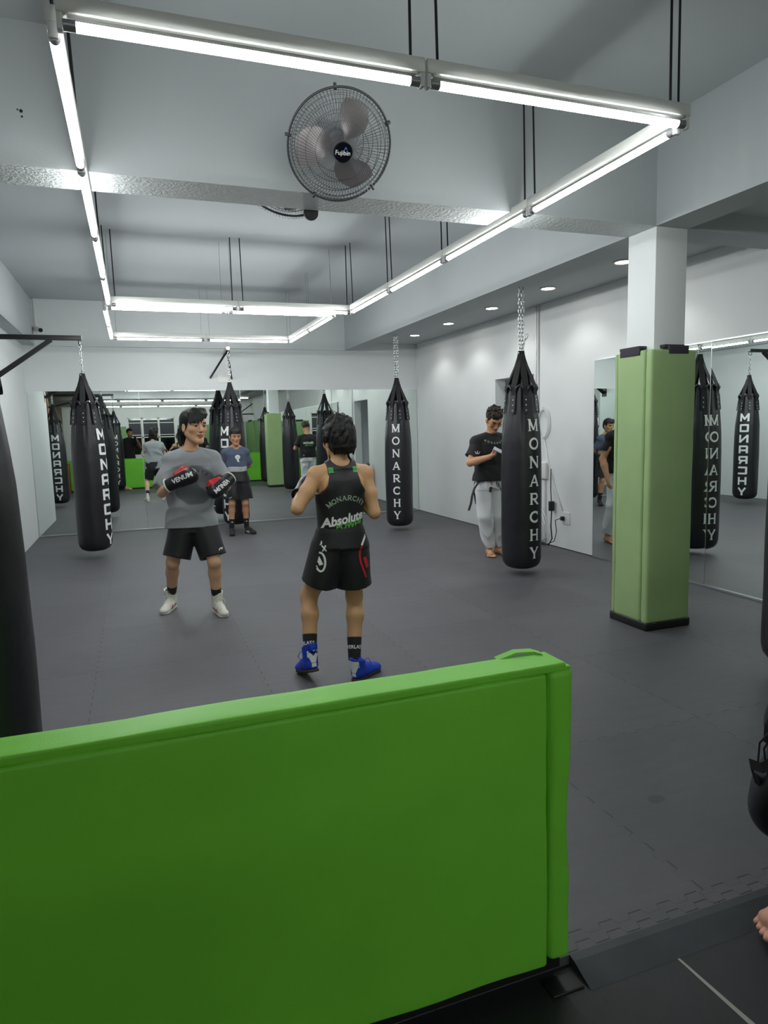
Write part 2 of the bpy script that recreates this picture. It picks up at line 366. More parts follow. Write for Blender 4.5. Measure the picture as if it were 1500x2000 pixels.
# wall pads on the far front walls
def wall_pad(x0, x1, y0, y1, label, z1=2.0):
    e = thing('wall_pad', label, 'wall pad', ((x0 + x1) / 2, (y0 + y1) / 2, 0), 0, 'green wall pads at the front of the gym')
    obj('pad', G().box(x0, x1, y0, y1, 0, z1), M['green_wall'], e, bevel=.012)
    cx = (x0 + x1) / 2; cy = (y0 + y1) / 2
    if x1 - x0 > y1 - y0: obj('top_clip', G().box(cx - .35, cx + .35, y0 - .0, y1 + .006, z1 - .05, z1 + .04), M['blacktape'], e)
    else: obj('top_clip', G().box(x0 - .006, x1, cy - .35, cy + .35, z1 - .05, z1 + .04), M['blacktape'], e)
wall_pad(-1.75, -.32, YF + .004, YF + .06, 'green wall pad left of the dark windows, seen in the back mirror')
wall_pad(1.85, 3.2, YF + .004, YF + .06, 'green wall pad right of the dark windows, seen in the back mirror')
wall_pad(3.24, 4.6, YF + .004, YF + .06, 'green wall pad in the front corner, seen in the back mirror')
wall_pad(XR - .06, XR - .004, -8.4, -6.05, 'green pad on the side wall nearest the front corner, seen in the back mirror')
wall_pad(XR - .06, XR - .004, -6.0, -3.7, 'green pad on the side wall next to the mirror end, seen in the back mirror')

# ------------------------------------------------------------------ mirrors
def mirror(c, wdt, z0, z1, ang_z, tilt, axis, label, group, bend=None):
    """panel centred at c; axis 'y' faces -y, 'x' faces -x"""
    e = thing('wall_mirror', label, 'mirror', c, 0, group)
    h = z1 - z0
    gl = G().box(-wdt / 2, wdt / 2, -.004, 0, 0, h); e1 = G().box(-wdt / 2, -wdt / 2 + .002, -.0046, 0, 0, h); e2 = G().box(wdt / 2 - .002, wdt / 2, -.0046, 0, 0, h)
    R = Matrix.Rotation(math.radians(ang_z) + (PI / 2 * -1 if axis == 'x' else 0), 4, 'Z') @ Matrix.Rotation(math.radians(tilt), 4, 'X')
    if bend:   # a slightly bowed sheet: (distance from the left edge, slope in degrees)
        n_ = 48; dsp = [0.0]; B_ = lambda s_: math.tan(math.radians(float(np.interp(s_, [b_[0] for b_ in bend], [b_[1] for b_ in bend]))))
        for i in range(n_): dsp.append(dsp[-1] + B_(wdt * (i + .5) / n_) * wdt / n_)
        gl = G(); vs = []
        for i in range(n_ + 1): vs += [(-wdt / 2 + wdt * i / n_, -.004 + dsp[i], 0), (-wdt / 2 + wdt * i / n_, -.004 + dsp[i], h)]
        gl.add(vs, [(2 * i, 2 * i + 2, 2 * i + 3, 2 * i + 1) for i in range(n_)])
    for G_ in (gl, e1, e2): G_.v = [tuple(R @ Vector(v)) for v in G_.v]
    obj('glass', gl, M['mirror'], e, local=True, smooth=(180 if bend else None)); obj('polished_edge', e1, M['alu'], e, local=True); obj('polished_edge', e2, M['alu'], e, local=True)
xs = [-1.44, .10, 1.64, 3.17, 4.735]
names = ['left end panel of the back wall mirror, beside the white pillar', 'second panel of the back wall mirror, behind the boxer in grey', 'third panel of the back wall mirror, behind the boy', 'right end panel of the back wall mirror, in the corner']
tl = [-.24, -.24, -.1, -.05]; az = [.0, .12, .0, -.05]
for i in range(4):
    mirror(((xs[i] + xs[i + 1]) / 2, YB - .008, .02), xs[i + 1] - xs[i] - .003, 0, 2.14, az[i], tl[i], 'y', names[i], 'mirror panels on the back wall')
ys = [6.2, 4.63, 2.9, 1.3, -.3, -1.95, -3.6]
nm = ['panel of the right wall mirror behind the padded column', 'panel of the right wall mirror right of the padded column', 'panel of the right wall mirror at the right edge of view', 'fourth panel of the right wall mirror from the back, level with the camera', 'fifth panel of the right wall mirror from the back', 'end panel of the right wall mirror nearest the front of the gym']
azr = [.9, .0, .1, 0, 0, 0]
for i in range(6):
    mirror((XR - (.022 if i == 0 else .012), (ys[i] + ys[i + 1]) / 2, .02), ys[i] - ys[i + 1] - .004, 0, 2.14, azr[i], 0, 'x', nm[i], 'mirror panels on the right wall', None)
tag(obj('mirror_channel', G().box(-1.44, 4.735, YB - .03, YB - .002, 0, .022), M['alu'], bevel=.002), 'aluminium channel along the foot of the back wall mirror', 'trim')
tag(obj('mirror_channel', G().box(XR - .032, XR - .002, -3.6, 6.2, 0, .022), M['alu'], bevel=.002), 'aluminium channel along the foot of the right wall mirror', 'trim')
tag(obj('mirror_channel', G().box(XR - .02, XR - .002, -3.6, 6.2, 2.162, 2.172), M['alu']), 'thin aluminium strip along the top of the right wall mirror', 'trim')

# ------------------------------------------------------------------ tube lights
ZT = 2.76
def tube_light(a, b, label, group, cord='cord', m='tube', zt=ZT, cord_r=.0055, ends=(True, True)):
    a = Vector(a + (0,)); b = Vector(b + (0,)); c = (a + b) / 2; L = (b - a).length; rz = math.atan2(b.y - a.y, b.x - a.x)
    e = thing('tube_light', label, 'ceiling light', (c.x, c.y, zt), rz, group)
    h = L / 2 - .004
    obj('housing', G().box(-h, h, -.022, .022, .028, .078), M['white'], e, local=True, bevel=.003, segs=1)
    obj('reflector', G().box(-h + .03, h - .03, -.012, .012, .022, .029), M['white'], e, local=True)
    tb = G().cyl((-h + .055, 0, 0), (h - .055, 0, 0),   .0165, n=20, caps=False)   # LED tube: lit below, metal back above
    tb.m = [1 if sum(tb.v[i][2] for i in f_) / 4 > .0055 else 0 for f_ in tb.f]
    obj('lamp_tube', tb, [M[m], M['white']], e, local=True, smooth=60)
    for s in (-1, 1):
        obj('tube_cap', G().cyl((s * (h - .055), 0, 0), (s * (h - .018), 0, 0), .0172, n=16), M['cap'], e, local=True, smooth=60)
        obj('lamp_holder', G().box(min(s * h, s * (h - .018)), max(s * h, s * (h - .018)), -.016, .016, -.02, .03), M['plastic'], e, local=True, bevel=.004)
        if ends[0 if s < 0 else 1]: obj('suspension_cord', G().cyl((s * (h - .05), 0, .078), (s * (h - .045), .012, ZC - zt), cord_r, n=6), M[cord], e, local=True)
    return e
LT = 1.2
def frame(X0, X1, Y0, nY, tagname, group, cord, m='tube', sides='nflr', XS=2, L=LT, cr=.0055):
    nth = ['first', 'second', 'third', 'fourth', 'fifth', 'sixth']; Y1 = Y0 + nY * L; dx = (X1 - X0) / XS
    if 'n' in sides:
        for i in range(XS): tube_light((X0 + i * dx, Y0), (X0 + (i + 1) * dx, Y0), 'lit tube light, %s from left, near side of %s' % (nth[i], tagname), group, cord, m, cord_r=cr)
    if 'l' in sides:
        for i in range(nY): tube_light((X0 - .01, Y0 + .03 + i * L * .99), (X0 - .01, Y0 + .03 + (i + 1) * L * .99), 'lit tube light, %s from the camera, left side of %s' % (nth[i], tagname), group, cord, m, ends=(True, True), zt=ZT - .004, cord_r=cr)
    if 'r' in sides:
        for i in range(nY): tube_light((X1 - .02, Y0 + .03 + i * L * .99), (X1 - .02, Y0 + .03 + (i + 1) * L * .99), 'lit tube light, %s from the camera, right side of %s' % (nth[i], tagname), group, cord, m, ends=(True, True), zt=ZT - .004, cord_r=cr)
    if 'f' in sides:
        for i in range(XS): tube_light((X0 + i * dx, Y1 + .03), (X0 + (i + 1) * dx, Y1 + .03), 'lit tube light, %s from left, far side of %s' % (nth[i], tagname), group, cord, m, cord_r=cr)
frame(-.145, 2.33, 2.45, 4, 'large hanging rectangle', 'tube lights of the large hanging rectangle', 'cord')
frame(-.19, 2.2, 7.47, 2, 'small hanging square', 'tube lights of the small hanging square', 'wire', L=1.14, cr=.0015)
nth = ['first', 'second', 'third', 'fourth', 'fifth']
for r, (yy, rn) in enumerate(((-2.9, 'nearer'), (-7.0, 'farther'))):
    for i in range(4):
        x0 = -1.95 + i * 1.5; tube_light((x0, yy), (x0 + 1.5, yy), 'lit tube light, %s from left, %s row reflected in the back mirror' % (nth[i], rn), 'tube lights in the front half of the gym', 'wire', 'tube_far', cord_r=.0015)

# downlights in the soffit
for i, (x, y) in enumerate(((4.25, 5.2), (4.25, 6.39), (4.25, 7.61), (4.25, 8.85), (4.25, 10.07))):
    e = thing('downlight', ['lit round downlight nearest the column, partly behind it', 'lit round downlight, second from the column along the right soffit', 'lit round downlight in the middle of the row in the right soffit', 'lit round downlight, second from the back wall in the right soffit', 'lit round downlight nearest the back wall'][i], 'ceiling light', (x, y, 2.93), 0, 'round downlights in the right soffit')
    obj('trim_ring', G().lathe([(.07, -.006), (.088, -.006), (.092, 0), (.088, .004), (.07, .004)], n=32, caps=False), M['white'], e, local=True, smooth=60)
    obj('diffuser', G().lathe([(.0, -.002), (.07, -.002), (.07, .002), (.0, .002)], n=32), M['down'], e, local=True)
    ld = bpy.data.lights.new('downlight_lamp', 'SPOT'); ld.energy = DOWN_SPOT; ld.spot_size = math.radians(125); ld.spot_blend = .5; ld.shadow_soft_size = .05; ld.color = (.97, 1, .97)
    lo = bpy.data.objects.new('downlight_lamp', ld); COL.objects.link(lo); lo.parent = e; lo.location = (0, 0, -.02)

# ------------------------------------------------------------------ column pads
def padbox(x0, x1, y0, y1, z0, z1, seed=0, amp=.004, n=(6, 3, 40)):
    """padded vinyl block: a subdivided rounded box with soft dents"""
    g = G(); nx, ny, nz = n
    import itertools
    def P(a, b, k, i): return a + (b - a) * i / k
    r = min(x1 - x0, y1 - y0, z1 - z0) * .28
    def put(p):
        v = Vector(p); c = Vector((min(max(v.x, x0 + r), x1 - r), min(max(v.y, y0 + r), y1 - r), min(max(v.z, z0 + r), z1 - r)))
        d = v - c
        if d.length > 1e-6: v = c + d.normalized() * min(r, d.length) if sum(abs(k) > 1e-6 for k in d) > 1 else v
        nn = mnoise.noise(Vector((p[0] * 4 + seed, p[1] * 4, p[2] * 2.2))) * amp + mnoise.noise(Vector((p[0] * 14 + seed, p[1] * 14 + seed, p[2] * 9))) * amp * .4
        return v + (d.normalized() * nn if d.length > 1e-6 else Vector((0, 0, 0)))
    def axis(a, b, k): # denser near the ends
        L = b - a; base = [a, a + r * .35, a + r * .7, a + r]; m = max(1, k); return base + [a + r + (L - 2 * r) * i / m for i in range(1, m)] + [b - r, b - r * .7, b - r * .35, b]
    X, Y, Z = axis(x0, x1, nx), axis(y0, y1, ny), axis(z0, z1, nz)
    def grid(U, V, f, flip):
        vs = [put(f(u, v)) for u in U for v in V]; W = len(V)
        fs = [(i * W + j, (i + 1) * W + j, (i + 1) * W + j + 1, i * W + j + 1) for i in range(len(U) - 1) for j in range(W - 1)]
        g.add(vs, [q[::-1] for q in fs] if flip else fs)
    grid(X, Z, lambda u, v: (u, y0, v), False); grid(X, Z, lambda u, v: (u, y1, v), True)
    grid(Y, Z, lambda u, v: (x0, u, v), True); grid(Y, Z, lambda u, v: (x1, u, v), False)
    grid(X, Y, lambda u, v: (u, v, z0), True); grid(X, Y, lambda u, v: (u, v, z1), False)
    return g
e = thing('column_padding', 'olive green padding wrapped around the white column', 'column pad', (3.54, 3.97, 0))
obj('front_pad', padbox(3.345, 3.735, 3.782, 3.846, .05, 1.985, 1), M['olive'], e, smooth=50)
obj('left_pad', padbox(3.345, 3.412, 3.853, 4.135, .05, 1.99, 5, n=(3, 6, 40)), M['olive'], e, smooth=50)
obj('right_pad', padbox(3.70, 3.735, 3.853, 4.135, .05, 1.985, 9, n=(3, 6, 30)), M['olive'], e, smooth=50)
obj('back_pad', padbox(3.350, 3.735, 4.138, 4.170, .05, 1.985, 12), M['olive'], e, smooth=50)
g = G()
for i in range(24):
    pass
g.box(3.338, 3.742, 3.775, 4.178, 0.0, .062)
obj('base_tape', g, M['blacktape'], e, bevel=.012)
for k, (a, b) in enumerate((((3.50, 3.776), (3.66, 3.776)),)):
    obj('velcro_clip', G().box(3.49, 3.66, 3.778, 3.80, 1.955, 2.012).box(3.47, 3.64, 3.80, 3.85, 2.0, 2.02), M['velcro'], e, bevel=.002)
obj('velcro_clip', G().box(3.338, 3.35, 3.9, 4.1, 1.955, 2.015).box(3.35, 3.42, 3.92, 4.12, 2.0, 2.02), M['velcro'], e, bevel=.002)

# ------------------------------------------------------------------ punching bags
RP = [(0, .062), (.07, .062), (.12, .07), (.16, .09), (.185, .125), (.195, .17), (.197, .3), (.198, .6), (.198, .9), (.196, 1.15), (.19, 1.35), (.182, 1.45), (.172, 1.55), (.16, 1.65), (.15, 1.74), (.141, 1.82), (.138, 1.86), (.128, 1.87), (.09, 1.835), (0, 1.83)]
def bag_r(z):
    for (r0, z0), (r1, z1) in zip(RP[5:], RP[6:17]):
        if z0 <= z <= z1: return r0 + (r1 - r0) * (z - z0) / max(1e-6, z1 - z0)
    return RP[16][0] if z > 1.8 else .195
def bag_body():
    prof = []
    for (r0, z0), (r1, z1) in zip(RP, RP[1:]):
        k = max(1, int(abs(z1 - z0) / .06)); prof += [(r0 + (r1 - r0) * i / k, z0 + (z1 - z0) * i / k) for i in range(k)]
    prof.append(RP[-1])
    def fn(r, z, t):
        if r <= 0: return 0
        q = min(1, max(0, (z - 1.3) / .5)); return r * (1 - .04 * q * (1 + math.cos(8 * t + PI)) + .016 * q * math.sin(24 * t) + .012 * q * math.sin(13 * t + 1)) + .0035 * mnoise.noise(Vector((math.cos(t) * 2, math.sin(t) * 2, z * 3)))
    return G().lathe(prof, n=96, fn=fn)
def bag_letter(style, i):
    h, wd, pitch, top = (.115, .115, .178, 1.545) if style == 'serif' else (.135, .148, .182, 1.55)
    g = G(); ch = 'MONARCHY'[i]; zc = top - h - i * pitch
    for q in split_quads(glyph(ch, style), .14):
        vs = []
        for v in q:
            z = zc + v.y * h; x = (v.x - .5) * wd * (.94 if ch in 'HY' else 1); r = bag_r(z) + .0045; a = x / r - PI / 2
            vs.append((r * math.cos(a), r * math.sin(a), z))
        g.add(vs, [(0, 1, 2, 3)])
    return g
def bag_strap(k):
    a = 2 * PI * (k + .5) / 8; g = G(); ca, sa = math.cos(a), math.sin(a); tang = Vector((-sa, ca, 0)); pts = []; wd = []
    for z, r in ((1.70, bag_r(1.70) + .004), (1.78, bag_r(1.78) + .004), (1.86, .146), (1.9, .128), (1.98, .094), (2.06, .06), (2.13, .034), (2.18, .02), (2.205, .012)):
        pts.append((r * ca, r * sa, z)); wd.append(.050 if z < 1.88 else (.062 if z < 2.0 else .05))
    g.strip(pts, tang, wd, .006); return g
def bag_tab(k):
    a = 2 * PI * (k + .5) / 8; g = G(); tang = Vector((-math.sin(a), math.cos(a), 0)); pts = []; w = []
    for z, ww in ((1.60, .026), (1.607, .04), (1.62, .048), (1.68, .05), (1.75, .05), (1.775, .05)):
        r = bag_r(z) + .008; pts.append((r * math.cos(a), r * math.sin(a), z)); w.append(ww)
    g.strip(pts, tang, w, .008)
    for z in (1.63, 1.68, 1.73):
        r = bag_r(z) + .011; p = Vector((r * math.cos(a), r * math.sin(a), z)); n = Vector((math.cos(a), math.sin(a), 0))
        g.cyl(p, p + n * .005, .0075, .004, 8, mi=1)
    return g
def bag_rim():
    g = G()
    for k in range(8):
        a = 2 * PI * k / 8; r = .137
        p = Vector((r * math.cos(a), r * math.sin(a), 1.845)); n = Vector((math.cos(a), math.sin(a), 0)); t = Vector((-math.sin(a), math.cos(a), 0))
        g.tube([p - t * .035 + n * .0 - Vector((0, 0, .05)), p - t * .03 + n * .014, p + Vector((0, 0, .028)) + n * .006, p + t * .03 + n * .014, p + t * .035 - Vector((0, 0, .05))], [.007, .012, .013, .012, .007], 8)
    return g
def chain(p0, p1, g, r=.0125, wire=.0043, off=(0, 0)):
    p0 = Vector(p0); p1 = Vector(p1); d = p1 - p0; L = d.length; n = max(2, int(L / .036)); d.normalize()
    x = d.orthogonal().normalized(); y = d.cross(x)
    for i in range(n):
        c = p0 + d * (L * (i + .5) / n); u = x if i % 2 else y; hl = L / n * .5 + .006
        pts = [c + d * (hl * math.sin(t)) * 1.0 + u * (r * math.cos(t)) for t in [2 * PI * j / 10 for j in range(10)]]
        g.tube(pts, wire, 5, closed=True)
BM = {}
def punching_bag(loc, rz, style, label, hang_z, strands=2, dangle=None, lift=0.0, lean=0):
    x, y = loc; e = thing('punching_bag', label, 'punching bag', (x, y, lift), rz, 'black heavy punching bags')
    def part(key, name, fn, m, sm=None, lab=None):
        if key not in BM:
            o = obj(name, fn(), m, e, smooth=sm, local=True); BM[key] = o.data
        else:
            o = bpy.data.objects.new(name, BM[key]); COL.objects.link(o); o.parent = e
        WM[o.name] = world_of(e)
        if lab: o['label'] = lab
        return o
    part('body', 'bag_body', bag_body, M['vinyl'], 70); part('rim', 'top_loops', bag_rim, M['vinyl'], 180)
    for k in range(8): part('strap%d' % k, 'strap', lambda: bag_strap(k), M['web']); part('tab%d' % k, 'riveted_tab', lambda: bag_tab(k), [M['vinyl'], M['rivet']])
    for i in range(8): part('let%s%d' % (style, i), 'letter', lambda: bag_letter(style, i), M['print'], None, 'white letter %s' % 'MONARCHY'[i])
    ch = G(); top = hang_z - lift
    if strands == 2:
        chain((-.016, 0, 2.19), (-.02, 0, top - .02), ch); chain((.016, 0, 2.19), (.022, 0, top - .02), ch)
    else: chain((0, 0, 2.19), (0, 0, top - .01), ch); chain((.01, 0, 2.19), (.012, .01, 2.19 + (top - 2.19) * .45), ch)
    if dangle: chain((.0, -.01, 2.23), (dangle[0], -.03, dangle[1]), ch)
    ch.tube([(-.03, 0, 2.185), (0, 0, 2.20), (.03, 0, 2.185), (0, 0, 2.165)], .006, 8, closed=True)
    obj('chain', ch, M['chrome'], e, local=True, smooth=180)
    sh = G().tube([(-.022, 0, top), (-.024, 0, top - .035), (0, 0, top - .055), (.024, 0, top - .035), (.022, 0, top)], .006, 8)
    obj('shackle', sh, M['chrome'] if strands == 2 else M['blackmetal'], e, local=True, smooth=180)
    return e
# rz = heading of the lettering: 0 faces -y (towards the camera side)
R = math.radians
punching_bag((-.54, 8.95), R(62), 'square', 'black punching bag by the white left pillar, angular white MONARCHY turned right', 2.615, 1, (.07, 1.9), .03)
punching_bag((1.385, 10.45), R(-47), 'square', 'black punching bag hanging behind the boy by the back mirror', 2.70, 1, (.03, 2.02), .03)
punching_bag((3.585, 9.2), R(-31), 'serif', 'black punching bag in the back right corner, serif MONARCHY facing the camera', 2.81, 2)
punching_bag((3.585, 5.845), R(7), 'serif', 'black punching bag in front of the man with the phone', 2.81, 2, (.05, 2.36))
punching_bag((3.555, 2.76), R(100), 'square', 'black punching bag cut off by the right edge of the picture', 2.81, 2)
punching_bag((-.51, 2.12), R(178), 'serif', 'big black punching bag at the left edge, just behind the green barrier', 2.63, 1, None, .02)
punching_bag((-1.62, 6.1), R(176), 'square', 'black punching bag in the left recess, seen only in the back mirror', 2.63, 1, None, .02)

def bracket(x1, y, x0, z, label, wallz=2.2):
    """arm from a wall plane x0 to x1 along x"""
    e = thing('bag_bracket', label, 'bracket', (x0, y, z), 0, 'black steel bag brackets on the left side')
    obj('arm', G().box(x0, x1, y - .025, y + .025, z, z + .055), M['blackmetal'], e, bevel=.003)
    obj('wall_plate', G().box(x0, x0 + .008, y - .08, y + .08, wallz - .08, z + .1), M['blackmetal'], e)
    for s in (-1, 1):
        obj('brace', G().bar((x0 + .0 + .008, y + s * .035, wallz), (x1 - .33, y + s * .02, z + .005), .022, .045), M['blackmetal'], e)
    return e
bracket(-.515, 8.95, XL, 2.62, 'black steel arm with two braces holding the bag by the left pillar')
bracket(-.48, 2.12, XLL, 2.635, 'long black steel arm above the big bag at the left edge, seen in the mirror')
bracket(-1.58, 6.1, XLL, 2.635, 'black steel arm in the left recess, seen in the mirror')
e = thing('bag_bracket', 'bag bracket on the back wall with grey arm end and black braces', 'bracket', (1.38, YB, 2.72))
obj('arm', G().cyl((1.38, 10.38, 2.73), (1.42, YB - .08, 2.73), .033, n=20), M['greymetal'], e, smooth=60)
obj('brace', G().cyl((1.38, 10.5, 2.70), (1.19, YB - .02, 2.36), .016, n=12), M['blackmetal'], e, smooth=60)
obj('brace', G().cyl((1.38, 10.5, 2.70), (1.52, YB - .02, 2.34), .016, n=12), M['blackmetal'], e, smooth=60)
obj('wall_plate', G().box(1.3, 1.54, YB - .012, YB, 2.28, 2.44), M['white'], e)
# brackets far behind the camera (mirror only)
e = thing('bag_bracket', 'black bracket high on the front side wall, seen in the back mirror', 'bracket', (XR, -6.5, 2.3))
obj('arm', G().box(XR - 1.0, XR, -6.53, -6.47, 2.25, 2.3), M['blackmetal'], e)
obj('brace', G().bar((XR - .02, -6.5, 2.7), (XR - .6, -6.5, 2.3), .03, .04), M['blackmetal'], e)

# ------------------------------------------------------------------ fans
def wall_fan(cx, cy, cz, nrm, label, group, text=True, s=1.0, mount=None, spin=0.0):
    e = thing('wall_fan', label, 'fan', (cx, cy, cz), 0, group)
    n = Vector(nrm).normalized(); u = Vector((0, 0, 1)); u = (u - n * u.dot(n)).normalized(); r = u.cross(n)  # r to the right seen from front
    def T(p): return Vector((cx, cy, cz)) + (r * p[0] + u * p[1] + n * p[2]) * s
    RO, RI = .30, .052
    def wire(g, front):
        for k in range(88):
            a = 2 * PI * k / 88; pts = []
            for i in range(9):
                q = i / 8; rr = RI + (RO - RI) * q; aa = a + (.42 * (1 - q) ** 2 if front else -.2 * (1 - q)); z = (.105 * math.sqrt(max(0, 1 - (q * .97) ** 2.6)) if front else -.085 * math.sqrt(max(0, 1 - (q * .97) ** 3)))
                pts.append(T((rr * math.cos(aa), rr * math.sin(aa), z)))
            g.tube(pts, .0012 * s, 4)
        for rr, z in ((.155, .085), (.21, .072), (.255, .05), (.28, .03)):
            zz = z if front else -z * .8
            g.tube([T((rr * math.cos(t), rr * math.sin(t), zz + .002)) for t in [2 * PI * j / 48 for j in range(48)]], .0016 * s, 4, closed=True)
        return g
    obj('front_grille', wire(G(), True), M['fanwire'], e); obj('rear_grille', wire(G(), False), M['fanwire'], e)
    g = G(); g.tube([T((RO * math.cos(t), RO * math.sin(t), 0)) for t in [2 * PI * j / 72 for j in range(72)]], .0065 * s, 8, closed=True)
    for k in range(5):
        a = 2 * PI * k / 5 + .5; c = T((RO * 1.01 * math.cos(a), RO * 1.01 * math.sin(a), 0)); g.box(-.014, .014, -.006, .006, -.012, .012, 0, Matrix((r * math.cos(a) + u * math.sin(a), u * math.cos(a) - r * math.sin(a), n)).transposed(), c)
    obj('rim', g, M['fanwire'], e, smooth=180)
    bl = [G() for _ in range(3)]
    for k in range(3):
        nr, na = 10, 8; vs = []; fs = []
        for layer in (0, 1):
            for i in range(nr + 1):
                q = i / nr; rr = .05 + .205 * q; span = math.radians(34 + 36 * math.sin(PI * min(1, q * .9 + .1)) * (1 if q < .9 else .8))
                for j in range(na + 1):
                    f = j / na - .5; aa = 2 * PI * k / 3 + spin + f * span + .35 * q; z = -.01 + f * .07 * (1.1 - .5 * q) + (.0012 if layer else -.0012)
                    vs.append(T((rr * math.cos(aa), rr * math.sin(aa), z)))
        W = na + 1; off = (nr + 1) * W
        for i in range(nr):
            for j in range(na):
                q = (i * W + j, (i + 1) * W + j, (i + 1) * W + j + 1, i * W + j + 1); fs.append(q); fs.append(tuple(off + t for t in q[::-1]))
        bl[k].add(vs, fs); obj('fan_blade', bl[k], M['blade'], e, smooth=180)
    obj('hub', G().cyl(T((0, 0, -.03)), T((0, 0, .035)), .055 * s, .05 * s, 32), M['blade'], e, smooth=50)
    bd = obj('badge', G().cyl(T((0, 0, .095)), T((0, 0, .112)), .056 * s, .052 * s, 32).cyl(T((0, 0, .09)), T((0, 0, .098)), .06 * s, .06 * s, 32, mi=1), [M['hub'], M['silver']], e, smooth=40, label='round black badge with white writing')
    if text:
        obj('badge_writing', polys_to_G(text_tris('Fujibin', .034 * s, .1, .012), lambda v: T((v.x / s - .003, v.y / s - .012, .1135))), M['print'], bd)
        obj('badge_logo', G().add([T((.0, .012, .1132)), T((.012, .032, .1132)), T((.024, .012, .1132)), T((.012, .02, .1132))], [(0, 3, 1), (3, 2, 1)]), mat('badge_blue', rgb(60, 110, 190), .4, var=0), bd)
    mg = G(); mg.lathe([(0, -.19), (.045, -.185), (.062, -.16), (.068, -.1), (.06, -.075), (0, -.07)], n=24)
    mg.v = [tuple(T(v)) for v in mg.v]; obj('motor_housing', mg, M['silver'], e, smooth=60)
    if mount is not None:
        a = T((0, 0, -.15)); b = Vector(mount); obj('mount_arm', G().cyl(a, (a + b) / 2 + Vector((0, 0, -.03)), .02, n=14).cyl((a + b) / 2 + Vector((0, 0, -.03)), b, .022, n=14), M['silver'], e, smooth=50)
        obj('mount_plate', G().box(b.x - .05, b.x + .05, min(b.y, b.y - .012 * (1 if b.y < 4 else -1)), max(b.y, b.y - .012 * (1 if b.y < 4 else -1)), b.z - .08, b.z + .08), M['silver'], e, bevel=.004)
        obj('pull_cord', G().tube([a + Vector((0, 0, -.06)), a + Vector((.004, -.01, -.1))], .0015, 5), M['cord'], e)
wall_fan(1.10, 3.56, 2.955, (-.06, -.80, -.60), 'grey wall fan with round wire cage on the front of the ceiling beam', 'wall fans on the ceiling beam', s=.90, mount=(1.12, 3.85, 3.12), spin=.9)
wall_fan(1.02, 4.5, 3.12, (0, .85, -.35), 'wall fan behind the ceiling beam, only its cage bottom showing', 'wall fans on the ceiling beam', text=False, mount=(1.02, 4.14, 3.2))
tag(obj('cable_clip', G().lathe([(0, -.004), (.045, -.004), (.045, .004), (0, .004)], n=24), M['blackmetal']), 'small black round bracket hanging under the beam beside the rear fan', 'bracket')
cc = bpy.data.objects['cable_clip']; cc.location = (1.09, 4.16, 2.80); cc.rotation_euler = (PI / 2, 0, 0)

# ------------------------------------------------------------------ barriers
def barrier(x0, x1, label, end_right=True):
    e = thing('padded_barrier', label, 'barrier', ((x0 + x1) / 2, 1.47, 0), 0, 'bright green padded barriers at the entrance')
    nx = max(8, int((x1 - x0) * 16))
    xe = x1 - .074 if end_right else x1
    obj('front_pad', padbox(x0, xe, 1.428, 1.466, .035, .862, 3, .006, (nx, 3, 14)), M['lime'], e, smooth=50)
    obj('back_pad', padbox(x0, xe, 1.474, 1.528, .035, .862, 7, .004, (nx, 3, 14)), M['lime'], e, smooth=50)
    obj('top_pad', padbox(x0, x1 - .018, 1.430, 1.532, .860, .884, 2, .003, (nx, 4, 2)), M['lime'], e, smooth=50)
    if end_right:
        obj('end_pad', padbox(xe + .004, x1, 1.426, 1.530, .04, .866, 11, .014, (3, 4, 22)), M['lime'], e, smooth=50)
        obj('end_flap', padbox(x1 - .075, x1 - .004, 1.43, 1.52, .862, .874, 4, .002, (3, 3, 2)), M['lime'], e, smooth=50)
        obj('top_flap', G().strip([(x1 - .17, 1.53, .882), (x1 - .11, 1.535, .893), (x1 - .06, 1.53, .890), (x1 - .045, 1.51, .887)], (0, 1, .15), .02, .004), M['lime'], e)
    obj('base_rail', G().box(x0, x1 - .02, 1.45, 1.52, 0.001, .04), M['blacktape'], e)
barrier(-2.7, 1.030, 'low bright green padded barrier filling the foreground')
barrier(2.14, 4.70, 'low bright green padded barrier across the entrance gap, seen in the mirror', False)
g = G(); 
g.add([(1.06, 1.476, .0015), (2.02, 1.476, .0015), (2.02, 1.476, -.028), (1.06, 1.476, -.028), (1.06, 1.375, -.0275), (2.02, 1.375, -.0275), (1.06, 1.452, -.001), (2.02, 1.452, -.001)], [(0, 6, 7, 1), (6, 4, 5, 7), (3, 2, 5, 4), (0, 1, 2, 3), (0, 3, 4, 6), (1, 7, 5, 2)])
tag(obj('edge_ramp', g, M['ramp']), 'dark grey rubber edge ramp at the entrance beside the barrier', 'ramp')
tag(obj('edge_ramp', G().box(.95, 1.05, 1.39, 1.449, -.028, -.022), M['blacktape'], bevel=.004), 'black rubber corner piece under the barrier end', 'ramp')
g = G(); g.add([(1.355, 1.375, -.0275), (1.363, 1.375, -.0275), (1.375, 1.2, -.0275), (1.392, 1.0, -.0275), (1.4, .8, -.0275), (1.372, .8, -.0275), (1.37, 1.0, -.0275), (1.362, 1.2, -.0275)], [(0, 1, 2, 7), (7, 2, 3, 6), (6, 3, 4, 5)])
struct('trim_2', g, mat('pale_floor_gap', rgb(150, 152, 145), .8))

